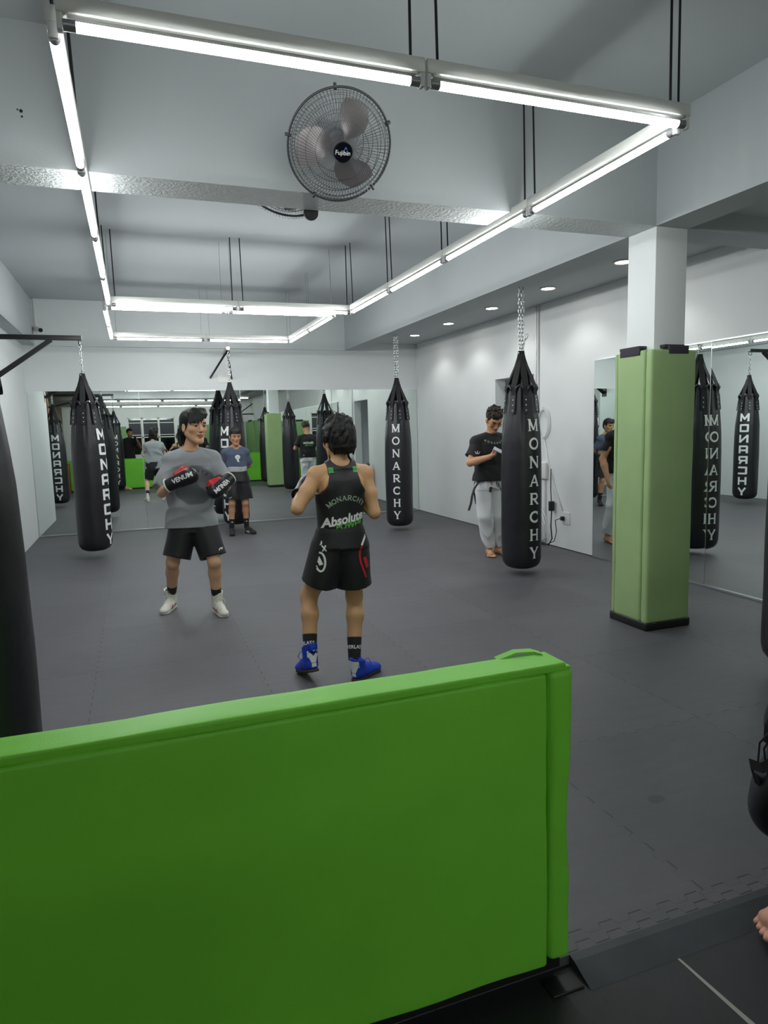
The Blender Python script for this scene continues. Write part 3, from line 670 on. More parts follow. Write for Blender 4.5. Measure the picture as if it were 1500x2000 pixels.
# ------------------------------------------------------------------ wall fittings
e = thing('security_camera', 'white security camera with black lens high on the back wall at left', 'camera', (-1.24, 11.11, 3.03))
obj('mount', G().box(-1.275, -1.205, 11.09, 11.12, 2.98, 3.08), M['plastic'], e, bevel=.005)
obj('camera_body', G().cyl((-1.235, 11.08, 3.05), (-1.16, 10.93, 3.005), .032, n=20), M['plastic'], e, smooth=50)
obj('lens', G().cyl((-1.16, 10.93, 3.005), (-1.155, 10.92, 3.002), .03, n=20), M['hub'], e, smooth=50)
tag(obj('conduit', G().box(-1.247, -1.225, 11.1, 11.12, 3.07, ZC), M['plastic']), 'white plastic conduit running from the ceiling down to the security camera', 'pipe')
e = thing('conduit', 'thin white conduit in the back right corner from soffit to floor', 'pipe', (4.70, 11.17, 0))
obj('pipe', G().cyl((4.743, 11.17, 0.02), (4.743, 11.17, 2.935), .008, n=10), M['plastic'], e, smooth=60)
obj('joint', G().cyl((4.742, 11.17, .95), (4.742, 11.17, 1.03), .013, n=12), M['plastic'], e, smooth=60)
e = thing('conduit', 'white conduit pair running down the right wall behind the bag', 'pipe', (XR, 7.34, 0))
obj('pipe', G().cyl((XR - .018, 7.33, 1.6), (XR - .018, 7.33, 2.93), .013, n=12), M['plastic'], e, smooth=60)
obj('pipe', G().cyl((XR - .014, 7.375, .9), (XR - .014, 7.375, 2.93), .008, n=12), M['alu'], e, smooth=60)
e = thing('cable_coil', 'coil of white cable hanging on the right wall behind the bag', 'cable', (XR, 7.2, 1.48))
g = G()
for k in range(3): g.tube([(XR - .015 - .006 * k, 7.2 + (.13 - .012 * k) * math.sin(t), 1.5 + (.19 - .01 * k) * math.cos(t)) for t in [2 * PI * j / 32 for j in range(32)]], .005, 6, closed=True)
obj('coil', g, M['plastic'], e, smooth=180)
obj('hook', G().box(XR - .04, XR, 7.19, 7.21, 1.66, 1.7), M['plastic'], e)
e = thing('wall_socket', 'white wall socket with black plug low on the right wall', 'socket', (XR, 6.75, .37))
obj('plate', G().box(XR - .012, XR, 6.66, 6.80, .30, .45), M['plastic'], e, bevel=.006)
obj('plug', G().box(XR - .05, XR - .012, 6.755, 6.80, .345, .395), M['blackmetal'], e, bevel=.008)
tag(obj('plug_cable', G().tube([(XR - .05, 6.79, .37), (XR - .075, 6.86, .34), (XR - .04, 6.88, .2), (XR - .06, 6.9, .08), (XR - .09, 7.05, .012), (XR - .1, 7.22, .01), (XR - .12, 7.4, .01)], .005, 6), M['cord'], smooth=180), 'black plug cable curving from the wall socket down to the floor', 'cable')
tag(obj('wall_cable', G().tube([(XR - .01, 7.19, 1.3), (XR - .012, 7.1, 1.0), (XR - .012, 6.95, .7), (XR - .012, 6.8, .46)], .007, 6), M['plastic'], smooth=180), 'white cable slanting down the right wall to the socket', 'cable')
e = thing('power_adapter', 'black power adapter hanging on its cable beside the white cable trunking', 'adapter', (XR - .05, 6.98, .5))
obj('adapter_body', G().box(XR - .075, XR - .02, 6.95, 7.01, .44, .56), M['blackmetal'], e, bevel=.01)
obj('cable', G().tube([(XR - .03, 7.02, .95), (XR - .045, 7.0, .7), (XR - .045, 6.985, .56)], .006, 6).tube([(XR - .045, 6.98, .44), (XR - .06, 6.97, .25), (XR - .05, 6.96, .1), (XR - .08, 7.0, .012)], .008, 6), M['cord'], e, smooth=180)
e = thing('cable_bundle', 'tangle of grey and white cables at the foot of the right wall behind the bag', 'cable', (XR, 7.05, 0))
g = G(); rnd = random.Random(4)
for k in range(6):
    y0 = 7.10 + .04 * k; g.tube([(XR - .045 - .01 * rnd.random(), y0 + .1, .46 - .02 * k), (XR - .05, y0 + .05 * rnd.random(), .36 - .03 * k), (XR - .05, y0 - .05, .22), (XR - .04, y0 - .03 * rnd.random(), .1), (XR - .07, y0 + .15, .02)], .006, 6)
obj('loops', g, M['plastic'], e, smooth=180)
tag(obj('wall_box', G().box(XR - .045, XR - .002, 7.12, 7.3, .82, 1.02), M['plastic'], bevel=.006), 'white plastic box on the right wall half hidden by the bag', 'box')
tag(obj('trunking', G().box(XR - .03, XR - .002, 7.16, 7.28, .03, .8), M['plastic'], bevel=.004), 'white cable trunking below the white wall box', 'trunking')
e = thing('door_sign', 'small pale violet box above the doorway opening', 'sign', (XR + .5, 8.0, 2.0))
obj('box', G().box(XR + .35, XR + .7, 7.9, 8.1, 1.93, 2.06), mat('pale_violet', rgb(196, 186, 222), .5), e)
# fire extinguisher
e = thing('fire_extinguisher', 'red fire extinguisher on the right wall behind the man in white trousers', 'fire extinguisher', (4.66, 8.66, .25))
obj('cylinder', G().lathe([(0, .25), (.06, .25), (.075, .262), (.078, .28), (.078, .56), (.07, .61), (.04, .645), (.022, .66), (.022, .69), (0, .69)], (4.66, 8.66, 0), 28), M['red'], e, smooth=50)
obj('label_sticker', G().box(4.578, 4.584, 8.60, 8.72, .38, .52), M['purple'], e, label='blue label on the red cylinder')
g = G().cyl((4.66, 8.66, .69), (4.66, 8.66, .72), .018, n=12).box(4.62, 4.67, 8.59, 8.68, .72, .735).box(4.62, 4.67, 8.58, 8.68, .75, .76)
obj('valve', g, M['blackmetal'], e)
obj('hose', G().tube([(4.66, 8.69, .70), (4.6, 8.77, .68), (4.59, 8.77, .52), (4.6, 8.74, .36)], .011, 8), M['blackmetal'], e, smooth=180)
obj('safety_tag', G().box(4.60, 4.604, 8.60, 8.64, .68, .75), mat('yellow_tag', rgb(220, 190, 60), .5), e, label='yellow tag')
# left recess seen in the mirror: shelf with gear, wooden cabinet and frame
e = thing('gear_shelf', 'dark shelf rack in the left recess, seen in the back mirror', 'shelf', (-2.45, -1.2, 0))
g = G()
for z in (.5, .95, 1.4, 1.85): g.box(-2.74, -2.3, -3.0, 1.2, z, z + .03)
obj('shelf_board', g, M['wood'], e)
g = G()
for yy in (-3.0, -1.0, 1.17): g.box(-2.34, -2.3, yy, yy + .04, 0, 2.0).box(-2.74, -2.70, yy, yy + .04, 0, 2.0)
obj('upright', g, M['blackmetal'], e)
tag(obj('cabinet', G().box(-2.3, -1.75, 1.72, 2.12, 0, .8).box(-2.32, -1.73, 1.70, 2.14, .8, .83), M['wood'], bevel=.005), 'low orange brown wooden cabinet at the left, seen in the back mirror', 'cabinet')
tag(obj('door_frame', G().box(-2.25, -2.1, 2.3, 2.42, 0, 2.83), M['wood']), 'tall orange brown wooden post at the left, seen in the back mirror', 'post')
rnd = random.Random(8); k = 0
for z in (.53, .98, 1.43, 1.88):
    for yy in (-2.6, -2.1, -1.6, -.7, -.2, .3, .8):
        if rnd.random() < .25: continue
        gl = G(); c = Vector((-2.5, yy + rnd.random() * .1, z + .09))
        gl.lathe([(0, -.085), (.06, -.08), (.085, -.03), (.08, .03), (.05, .09), (.03, .13), (0, .135)], c, 14, fn=lambda r, zz, t: r * (1 + .15 * math.cos(t)))
        col = rnd.choice([rgb(20, 20, 22), rgb(200, 205, 205), rgb(150, 30, 30), rgb(30, 30, 34), rgb(40, 110, 60)])
        o = obj('boxing_glove', gl, mat('glove_leather_%d' % k, col, .4), smooth=180); tag(o, 'boxing gloves and pads stored on the rack in the left recess, seen in the mirror', 'glove', 'gloves stored on the dark rack'); k += 1
# marks: two plaster holes on the beam, a hook
tag(obj('ceiling_hook', G().tube([(-.21 + .03 * math.sin(t), 3.848 - .002, 3.02 + .012 * math.cos(t)) for t in [PI * .1 + PI * .8 * j / 8 for j in range(9)]], .003, 6), M['plastic']), 'small pale wire hook on the beam face left of the fan', 'hook')
g = G()
for (a, b, r) in ((-.6, 3.06, .008), (-.598, 3.035, .005), (-.615, 3.065, .004)): g.cyl((a + .19, 3.85, b), (a + .19, 3.8485, b), r, n=10)
tag(obj('drill_holes', g, M['blacktape']), 'small dark drill holes in the beam face at far left', 'hole')
# ================================================================== PEOPLE
# ---- signed distance modelling: smooth unions of tapered limbs, one continuous skin
def V3(p): return np.array(p, dtype=np.float32)
class Prim:
    def __init__(s, fn, lo, hi): s.fn = fn; s.lo = np.minimum(lo, hi); s.hi = np.maximum(lo, hi)
def cone(a, b, ra, rb):
    a = V3(a); b = V3(b); ba = b - a; L2 = float(ba @ ba) + 1e-9
    def fn(X, Y, Z):
        px, py, pz = X - a[0], Y - a[1], Z - a[2]
        h = np.clip((px * ba[0] + py * ba[1] + pz * ba[2]) / L2, 0, 1)
        return np.sqrt((px - ba[0] * h) ** 2 + (py - ba[1] * h) ** 2 + (pz - ba[2] * h) ** 2) - (ra + (rb - ra) * h)
    m = max(ra, rb); return Prim(fn, np.minimum(a, b) - m, np.maximum(a, b) + m)
def ball(c, r): return cone(c, (c[0], c[1], c[2] + 1e-4), r, r)
def ell(c, r, R=None):
    c = V3(c); r = V3(r); Rm = np.eye(3, dtype=np.float32) if R is None else np.array([[R[i][j] for j in range(3)] for i in range(3)], dtype=np.float32)
    def fn(X, Y, Z):
        q = [X - c[0], Y - c[1], Z - c[2]]
        l = [(Rm[0, i] * q[0] + Rm[1, i] * q[1] + Rm[2, i] * q[2]) for i in range(3)]
        k0 = np.sqrt(sum((l[i] / r[i]) ** 2 for i in range(3))); k1 = np.sqrt(sum((l[i] / r[i] ** 2) ** 2 for i in range(3))) + 1e-6
        return k0 * (k0 - 1) / k1
    m = float(max(r)); return Prim(fn, c - m, c + m)
def loft(secs, ang=0.0, pw=2.3, off=0.0, zlo=None, zhi=None):
    """vertical body of elliptical sections (z, cx, cy, rx, ry)"""
    secs = sorted(secs); zs = [s[0] for s in secs]; A = np.array(secs, dtype=np.float32); ca, sa = math.cos(ang), math.sin(ang)
    z0 = zs[0] if zlo is None else zlo; z1 = zs[-1] if zhi is None else zhi
    def fn(X, Y, Z):
        cx, cy, rx, ry = [np.interp(Z, zs, A[:, i]) for i in (1, 2, 3, 4)]
        rx = rx + off; ry = ry + off
        dx = X - cx; dy = Y - cy; u = dx * ca + dy * sa; v = -dx * sa + dy * ca
        k = (np.abs(u / rx) ** pw + np.abs(v / ry) ** pw) ** (1 / pw)
        d = (k - 1) * np.minimum(rx, ry)
        return np.maximum(d, np.maximum(z0 - off - Z, Z - z1 - off))
    m = float(max(A[:, 3].max(), A[:, 4].max())) + off
    return Prim(fn, np.array([A[:, 1].min() - m, A[:, 2].min() - m, z0 - off]), np.array([A[:, 1].max() + m, A[:, 2].max() + m, z1 + off]))
def cut(p, c, n, hollow=None):
    """open garment end: keep the side of plane (c,n) behind n, optionally hollowed by another prim"""
    c = V3(c); n = V3(n); n = n / np.linalg.norm(n)
    def fn(X, Y, Z):
        d = np.maximum(p.fn(X, Y, Z), (X - c[0]) * n[0] + (Y - c[1]) * n[1] + (Z - c[2]) * n[2])
        if hollow is not None: d = np.maximum(d, -hollow.fn(X, Y, Z))
        return d
    return Prim(fn, p.lo, p.hi)
def sleeve(a, b, ra, rb, th=.012, depth=.06):
    a = V3(a); b = V3(b); d = (b - a) / np.linalg.norm(b - a)
    return cut(cone(a, b + d * rb * .6, ra, rb), b, d, cone(b - d * depth, b + d * .1, rb - th * 2, rb - th))
def axis(lo, hi, step, fine=()):
    pts = [lo]
    while pts[-1] < hi:
        s = step
        for (a, b, t) in fine:
            if a - step < pts[-1] < b: s = min(s, t)
        pts.append(pts[-1] + s)
    return np.array(pts, dtype=np.float32)
class Field:
    def __init__(s, lo, hi, step, fine=((), (), ())):
        s.ax = [axis(lo[i], hi[i], step, fine[i]) for i in range(3)]; s.F = np.full([len(a) for a in s.ax], .08, dtype=np.float32)
    def sl(s, p, m):
        o = []
        for i in range(3):
            a = max(0, int(np.searchsorted(s.ax[i], p.lo[i] - m)) - 1); b = min(len(s.ax[i]), int(np.searchsorted(s.ax[i], p.hi[i] + m)) + 1); o.append(slice(a, max(a, b)))
        return tuple(o)
    def grid(s, q): return s.ax[0][q[0]][:, None, None], s.ax[1][q[1]][None, :, None], s.ax[2][q[2]][None, None, :]
    def add(s, p, k=.012):
        q = s.sl(p, k + .03); X, Y, Z = s.grid(q); d = p.fn(X, Y, Z).astype(np.float32); a = s.F[q]
        if k > 0: h = np.maximum(k - np.abs(a - d), 0) / k; s.F[q] = np.minimum(a, d) - h * h * h * k / 6
        else: s.F[q] = np.minimum(a, d)
        return s
    def sub(s, p, k=.005):
        q = s.sl(p, k + .02); X, Y, Z = s.grid(q); d = -p.fn(X, Y, Z).astype(np.float32); a = s.F[q]
        h = np.maximum(k - np.abs(a - d), 0) / max(k, 1e-6); s.F[q] = np.maximum(a, d) + h * h * h * k / 6; return s
    def warp(s, fn):
        X, Y, Z = s.grid((slice(None),) * 3); s.F += fn(X, Y, Z).astype(np.float32); return s
    def mesh(s):
        F = s.F; F = F.copy(); F[0] = F[-1] = .08; F[:, 0] = F[:, -1] = .08; F[:, :, 0] = F[:, :, -1] = .08
        ins = F < 0; nx, ny, nz = F.shape
        c = ins[:-1, :-1, :-1].astype(np.int8)
        tot = sum(ins[i:nx - 1 + i, j:ny - 1 + j, k:nz - 1 + k].astype(np.int8) for i in (0, 1) for j in (0, 1) for k in (0, 1))
        act = (tot > 0) & (tot < 8); I, J, K = np.nonzero(act); idx = np.full(act.shape, -1, dtype=np.int64); idx[I, J, K] = np.arange(len(I))
        acc = np.zeros((len(I), 3)); cnt = np.zeros(len(I)); ax = s.ax
        for d in range(3):
            for u in (0, 1):
                for v in (0, 1):
                    o = [0, 0, 0]; e = [(1, 2), (0, 2), (0, 1)][d]; o[e[0]] = u; o[e[1]] = v
                    a = F[I + o[0], J + o[1], K + o[2]]; o2 = list(o); o2[d] += 1; b = F[I + o2[0], J + o2[1], K + o2[2]]
                    m = (a < 0) != (b < 0); t = a[m] / (a[m] - b[m])
                    P0 = np.stack([ax[0][I[m] + o[0]], ax[1][J[m] + o[1]], ax[2][K[m] + o[2]]], 1); P1 = np.stack([ax[0][I[m] + o2[0]], ax[1][J[m] + o2[1]], ax[2][K[m] + o2[2]]], 1)
                    acc[m] += P0 + (P1 - P0) * t[:, None]; cnt[m] += 1
        Vv = acc / cnt[:, None]; Q = []
        for d in range(3):
            e = [(1, 2), (2, 0), (0, 1)][d]; sh = [slice(0, n) for n in F.shape]; s0 = list(sh); s1 = list(sh); s0[d] = slice(0, F.shape[d] - 1); s1[d] = slice(1, F.shape[d])
            ch = ins[tuple(s0)] != ins[tuple(s1)]; A, B, C = np.nonzero(ch); P = np.stack([A, B, C], 1)
            P = P[(P[:, e[0]] > 0) & (P[:, e[1]] > 0) & (P[:, e[0]] < F.shape[e[0]] - 1) & (P[:, e[1]] < F.shape[e[1]] - 1)]
            def at(du, dv):
                R_ = P.copy(); R_[:, e[0]] -= du; R_[:, e[1]] -= dv; return idx[R_[:, 0], R_[:, 1], R_[:, 2]]
            q = np.stack([at(1, 1), at(0, 1), at(0, 0), at(1, 0)], 1); fl = ins[P[:, 0], P[:, 1], P[:, 2]]; q[~fl] = q[~fl][:, ::-1]; Q.append(q)
        Q = np.concatenate(Q); Q = Q[(Q >= 0).all(1)]
        return Vv, Q
def field_obj(name, F, m, parent, color=None, label=None, Mx=None):
    V_, Q = F.mesh()
    if color is not None: cols = color(V_)
    if Mx is not None: V_ = V_ @ np.array(Mx.to_3x3()).T + np.array(Mx.translation)
    inv = world_of(parent).inverted(); W_ = V_ @ np.array(inv.to_3x3()).T + np.array(inv.translation)
    me = bpy.data.meshes.new(name); me.vertices.add(len(W_)); me.vertices.foreach_set('co', W_.astype(np.float32).ravel())
    me.loops.add(len(Q) * 4); me.loops.foreach_set('vertex_index', Q.astype(np.int32).ravel()); me.polygons.add(len(Q)); me.polygons.foreach_set('loop_start', np.arange(0, len(Q) * 4, 4, dtype=np.int32))
    me.update(calc_edges=True); me.validate(); me.shade_smooth(); me.materials.append(m)
    if color is not None:
        a = me.color_attributes.new('tint', 'FLOAT_COLOR', 'POINT'); c4 = np.ones((len(V_), 4), dtype=np.float32); c4[:, :3] = cols; a.data.foreach_set('color', c4.ravel())
    o = bpy.data.objects.new(name, me); COL.objects.link(o); o.parent = parent; WM[o.name] = world_of(parent).copy()
    if label: o['label'] = label
    o['_'] = 0; del o['_']
    return o, (list(map(tuple, V_)), Q.tolist())
def folds(amp, f=18, seed=0, aniso=(1, 1, .5), sharp=False, top=None, bot=None):
    r = np.random.RandomState(seed); K = []
    for i in range(9):
        d = r.normal(size=3) * np.array(aniso); d /= np.linalg.norm(d); K.append((d * f * (0.5 + 1.2 * r.rand()), r.rand() * 6.28, .4 + r.rand()))
    def fn(X, Y, Z):
        s = 0
        for k, p, a in K: s = s + a * np.sin(k[0] * X + k[1] * Y + k[2] * Z + p + .8 * np.sin(X * 7 + Z * 5 + p))
        s = s / 2.6
        if sharp: s = np.abs(s) * 2 - .5
        m_ = 1.0
        if top is not None: m_ = np.clip((top - Z) / .16, .12, 1)
        if bot is not None: m_ = m_ * np.clip((Z - bot) / .10, .1, 1)
        return s * amp * m_ - .6 * amp
    return fn
def tinted(name, rough=.6, sss=0, bump=0, bscale=200, spec=.4, sheen=0):
    m = bpy.data.materials.new(name); m.use_nodes = True; nt = m.node_tree; b = nt.nodes['Principled BSDF']; a = nt.nodes.new('ShaderNodeAttribute'); a.attribute_name = 'tint'
    nt.links.new(a.outputs['Color'], b.inputs['Base Color']); b.inputs['Roughness'].default_value = rough; b.inputs['Specular IOR Level'].default_value = spec
    if sheen: b.inputs['Sheen Weight'].default_value = sheen
    if sss: b.inputs['Subsurface Weight'].default_value = sss; b.inputs['Subsurface Radius'].default_value = (.012, .005, .003); b.inputs['Subsurface Scale'].default_value = .6
    if bump:
        tc = nt.nodes.new('ShaderNodeTexCoord'); n = nt.nodes.new('ShaderNodeTexNoise'); n.inputs['Scale'].default_value = bscale; nt.links.new(tc.outputs['Object'], n.inputs['Vector'])
        bp = nt.nodes.new('ShaderNodeBump'); bp.inputs['Strength'].default_value = bump; bp.inputs['Distance'].default_value = .003; nt.links.new(n.outputs[0], bp.inputs['Height']); nt.links.new(bp.outputs[0], b.inputs['Normal'])
    return m
M['skin'] = tinted('skin', .5, .1, .15, 160, .35)
M['tcloth'] = tinted('dyed_cotton', .85, 0, .25, 260, .2, .1)
M['tleather'] = tinted('dyed_leather', .42, 0, .15, 60, .5)
M['blackcloth'] = mat('black_fabric', rgb(19, 19, 23), .8, var=.1, bump=.2, bscale=150, sheen=.05)
M['blacksatin'] = mat('black_sports_fabric', rgb(15, 15, 19), .55, var=.1, bump=.2, bscale=40, sheen=.05)
M['whitecloth'] = mat('white_canvas_cotton', rgb(212, 214, 216), .85, var=.03, bump=.3, bscale=120)
M['hair'] = mat('black_hair', rgb(14, 12, 12), .55, var=.3, scale=60, bump=.7, bscale=90, spec=.4)
M['hairbrown'] = mat('dark_brown_hair', rgb(38, 28, 22), .5, var=.3, scale=60, bump=.7, bscale=90, spec=.4)
M['decal_white'] = mat('white_ink', rgb(225, 225, 225), .6, var=0)
M['decal_green'] = mat('green_ink', rgb(86, 170, 60), .6, var=0)
M['decal_pale'] = mat('pale_green_ink', rgb(150, 172, 145), .6, var=0)
M['decal_dark'] = mat('dark_ink', rgb(40, 42, 48), .7, var=0)
M['decal_red'] = mat('red_ink', rgb(190, 28, 38), .6, var=0)
M['whiteshoe'] = mat('white_shoe', rgb(222, 220, 210), .55, var=.03, bump=.15, bscale=90)
M['redtrim'] = mat('red_trim', rgb(150, 22, 40), .55, var=0)
M['blueshoe'] = mat('blue_shoe', rgb(22, 62, 190), .6, var=.05, bump=.15, bscale=120)
M['gum'] = mat('dark_gum_sole', rgb(52, 36, 30), .6, var=.05)
M['lens'] = mat('spectacle_frame', rgb(60, 45, 42), .3, var=0)
M['phone'] = mat('phone_body', rgb(190, 190, 200), .25, .3, var=0)
M['phoneblack'] = mat('black_phone', rgb(12, 12, 14), .2, var=0)
SK = np.array(rgb(210, 165, 132)[:3])

def frame_of(fwd, up=(0, 0, 1)):
    f = Vector(fwd).normalized(); u = Vector(up); u = (u - f * u.dot(f)).normalized(); r = f.cross(u)
    return Matrix((r, f, u)).transposed()   # columns: right, forward, up
def head_prims(F, c, fwd, up=(0, 0, 1), s=1.0, young=0.0):
    R_ = frame_of(fwd, up); c = Vector(c)
    def T(p): return tuple(c + R_ @ (Vector(p) * s))
    E = lambda p, r, k, sub=False: (F.sub if sub else F.add)(ell(T(p), [q * s for q in r], R_), k * s)
    C = lambda a, b, ra, rb, k: F.add(cone(T(a), T(b), ra * s, rb * s), k * s)
    E((0, -.015, .032), (.074, .092, .083), .01)
    E((0, .018, -.03), (.060, .066, .078), .03)
    E((0, .045, .03), (.058, .045, .05), .03)
    for q in (-1, 1):
        C((q * .050, -.005, -.045), (q * .014, .062, -.098), .020, .016, .03)
        E((q * .040, .052, -.020), (.024, .026, .024), .025)
        C((q * .014, .083, .024), (q * .042, .068, .022), .010, .009, .018)
    C((-.008, .068, -.098), (.008, .068, -.098), .019, .019, .02)
    for q in (-1, 1): E((q * .031, .091, .003), (.020, .014, .012), .014, True)
    for q in (-1, 1): E((q * .031, .073, .003), (.014, .0125, .0115), .003)
    C((0, .080, .010), (0, .099, -.026), .0085, .0115, .012)
    E((0, .100, -.030), (.012, .011, .009), .006)
    for q in (-1, 1): E((q * .012, .092, -.033), (.008, .009, .007), .006)
    E((0, .081, -.053), (.020, .010, .012), .012)
    E((0, .0875, -.0575), (.0225, .0085, .0055), .004); E((0, .0865, -.069), (.019, .0095, .0065), .004)
    E((0, .097, -.063), (.02, .004, .0016), .002, True)
    for q in (-1, 1):
        E((q * .076, -.006, -.008), (.009, .019, .031), .006); E((q * .084, .000, -.006), (.006, .010, .018), .005, True)
    return R_, c
def face_tint(V_, cols, R_, c, s, brow=1.0, beard=0.0):
    L = (V_ - np.array(c)) @ np.array(R_) / s; x, y, z = np.abs(L[:, 0]), L[:, 1], L[:, 2]
    front = y > .045
    def mix(m, col, a): cols[m] = cols[m] * (1 - a) + np.array(col) * a
    lip = front & (((x / .025) ** 2 + ((z + .063) / .0125) ** 2) < 1) & (y > .08); mix(lip, rgb(158, 92, 84)[:3], .8)
    slit = front & (x < .022) & (np.abs(z + .0632 - .002 * np.cos(x * 120)) < .0018) & (y > .07); mix(slit, rgb(70, 34, 30)[:3], .9)
    ch = front & (((x - .04) / .03) ** 2 + ((z + .03) / .03) ** 2 < 1); mix(ch, rgb(205, 135, 110)[:3], .2)
    br = front & (x > .013) & (x < .049) & (np.abs(z - .026 + (x - .03) ** 2 * 5 + (x - .013) * .02) < .0058 * brow) & (y > .04); mix(br, rgb(26, 19, 17)[:3], .92)
    eye = front & (((x - .031) / .0155) ** 2 + ((z - .003) / .0062) ** 2 < 1) & (y > .06)
    mix(eye, rgb(170, 155, 148)[:3], .8)
    iris = eye & (((x - .031) ** 2 + (z - .003) ** 2) < .0085 ** 2); mix(iris, rgb(22, 15, 13)[:3], .97)
    lid = front & (x > .014) & (x < .049) & (np.abs(z - .0098 + (x - .031) ** 2 * 14) < .0022) & (y > .055); mix(lid, rgb(45, 28, 24)[:3], .8)
    nos = front & (((x - .0075) / .004) ** 2 + ((z + .040) / .003) ** 2 < 1) & (y > .085); mix(nos, rgb(70, 35, 28)[:3], .8)
    if beard:
        bd = (z < -.035) & (y > .0) & ((x / .03) ** 2 + ((z + .063) / .016) ** 2 > 1); mix(bd, rgb(60, 42, 34)[:3], beard)
    return cols
def hair_field(R_, c, s, style, step=.0045, seed=1):
    c = Vector(c); T = lambda p: tuple(c + R_ @ (Vector(p) * s)); ctr = T((0, -.01, .02)); lo = [q - .155 * s for q in ctr]; hi = [q + .155 * s for q in ctr]
    F = Field(lo, hi, step); E = lambda p, r: ell(T(p), [q * s for q in r], R_)
    rnd = random.Random(seed)
    F.add(E((0, -.022, .045), (.084, .098, .088)), 0)
    if style in ('fringe', 'bowl', 'back'): F.add(E((0, -.04, .0), (.080, .082, .085)), .02)
    # cut away face, ears and nape
    F.sub(E((0, .125, -.045), (.070, .085, .100)), .01)
    F.sub(E((0, .06, -.10), (.12, .085, .085)), .012)
    F.sub(E((0, -.03, -.155), (.13, .16, .085)), .01)
    for q in (-1, 1): F.sub(E((q * .092, .005, -.018), (.024, .030, .045)), .008)
    def clump(a, m_, b, r0, r1):
        F.add(cone(T(a), T(m_), r0 * s, r0 * s * .9), .008); F.add(cone(T(m_), T(b), r0 * s * .9, r1 * s), .006)
    if style == 'fringe':
        for i in range(17):
            u = -.062 + i * .0078; e = .052 - .034 * (i / 16) ** .8 + rnd.uniform(-.013, .012)
            if i < 4: e = .058
            y1 = .082 - (u / .075) ** 2 * .035
            clump((u * .7 - .01, .045, .115), (u, y1 - .004, .085), (u + .014, y1 + .012, e), .013, .0035)
        for i in range(9): # long neck hair
            a = -1.0 + i * .25; x = .062 * math.sin(a * 1.3); clump((x, -.085, -.02), (x * 1.05, -.088, -.07), (x * 1.1, -.078, -.125 + rnd.uniform(-.01, .012)), .017, .005)
        for i in range(5): clump((-.07, -.045 - i * .008, -.02), (-.073, -.045 - .008 * i, -.06), (-.066, -.04 - .01 * i, -.125), .013, .004)
    elif style == 'bowl':
        for i in range(17):
            u = -.064 + i * .008; y1 = .084 - (u / .075) ** 2 * .040; clump((u * .75, .05, .11), (u, y1 - .004, .08), (u * 1.03, y1 + .007, .048 + .012 * (u / .06) ** 2 + rnd.uniform(-.003, .003)), .012, .006)
    elif style == 'short':
        for i in range(46):
            a = rnd.uniform(0, 6.28); b = rnd.uniform(.2, 1.15); d = Vector((math.sin(b) * math.cos(a), math.sin(b) * math.sin(a), math.cos(b))); p = Vector((d.x * .078, -.02 + d.y * .09, .045 + d.z * .083))
            if p.z < .06 and p.y > .05: continue
            t = Vector((rnd.uniform(-.4, .4), rnd.uniform(-.2, .6), .3)).normalized(); clump(p - t * .01, p + d * .006, p + d * .009 + t * .022, .011, .004)
        for i in range(12):
            u = -.045 + i * .008; clump((u, .055, .10), (u, .078 - abs(u) * .3, .078), (u + .006, .088 - abs(u) * .5, .056 + rnd.uniform(-.006, .006)), .010, .004)
    elif style == 'back':
        for i in range(60):
            a = rnd.uniform(0, 6.28); b = rnd.uniform(.1, 1.9); d = Vector((math.sin(b) * math.cos(a), math.sin(b) * math.sin(a), math.cos(b))); p = Vector((d.x * .080, -.025 + d.y * .092, .04 + d.z * .085))
            if p.z < .03 and p.y > .03: continue
            t = Vector((d.y * .5, -d.x * .3, -.9)).normalized(); clump(p - t * .012, p + d * .005, p + d * .008 + t * .034, .0125, .004)
        for i in range(13):
            a = -1.25 + i * .21; x = .066 * math.sin(a); y = -.03 - .078 * math.cos(a); clump((x, y, .0), (x * 1.02, y, -.035), (x * .92, y + .006, -.068 + rnd.uniform(-.012, .01)), .014, .004)
    f = folds(.0011, 150, seed, (1, 1, .25)); F.warp(f)
    return F
def torso_prims(F, secs, ang, shL, shR, neck, hc, nr=.056, off=0, k=.03):
    F.add(loft(secs, ang, 2.2, off), k)
    F.add(cone(neck, hc, nr + off, nr - .004 + off), k)
    for s_ in (shL, shR):
        F.add(cone(tuple(Vector(neck) + (Vector(neck) - Vector(hc)) * .05), tuple(Vector(s_) + Vector((0, 0, .0))), .052 + off, .045 + off), k)
def arm(F, sh, el, wr, r=1.0, k=.02):
    sh, el, wr = map(Vector, (sh, el, wr))
    F.add(ball(sh, .056 * r), .03); F.add(cone(sh, el, .050 * r, .037 * r), k); m = sh.lerp(el, .5); F.add(ball(m, .048 * r), .03)
    F.add(cone(el, el.lerp(wr, .35), .038 * r, .040 * r), k); F.add(cone(el.lerp(wr, .35), wr, .040 * r, .026 * r), k)
def leg(F, hip, kn, an, r=1.0, k=.025, back=(0, 1, 0)):
    hip, kn, an = map(Vector, (hip, kn, an)); b = Vector(back).normalized()
    F.add(cone(hip, kn, .082 * r, .054 * r), k); F.add(ball(kn - b * .006, .054 * r), .02)
    c = kn.lerp(an, .30) + b * .014 * r; F.add(cone(kn, c, .047 * r, .055 * r), k); F.add(cone(c, kn.lerp(an, .62), .054 * r, .042 * r), k); F.add(cone(kn.lerp(an, .62), an, .041 * r, .033 * r), k)
    F.add(cone(kn, an, .043 * r, .032 * r), k)
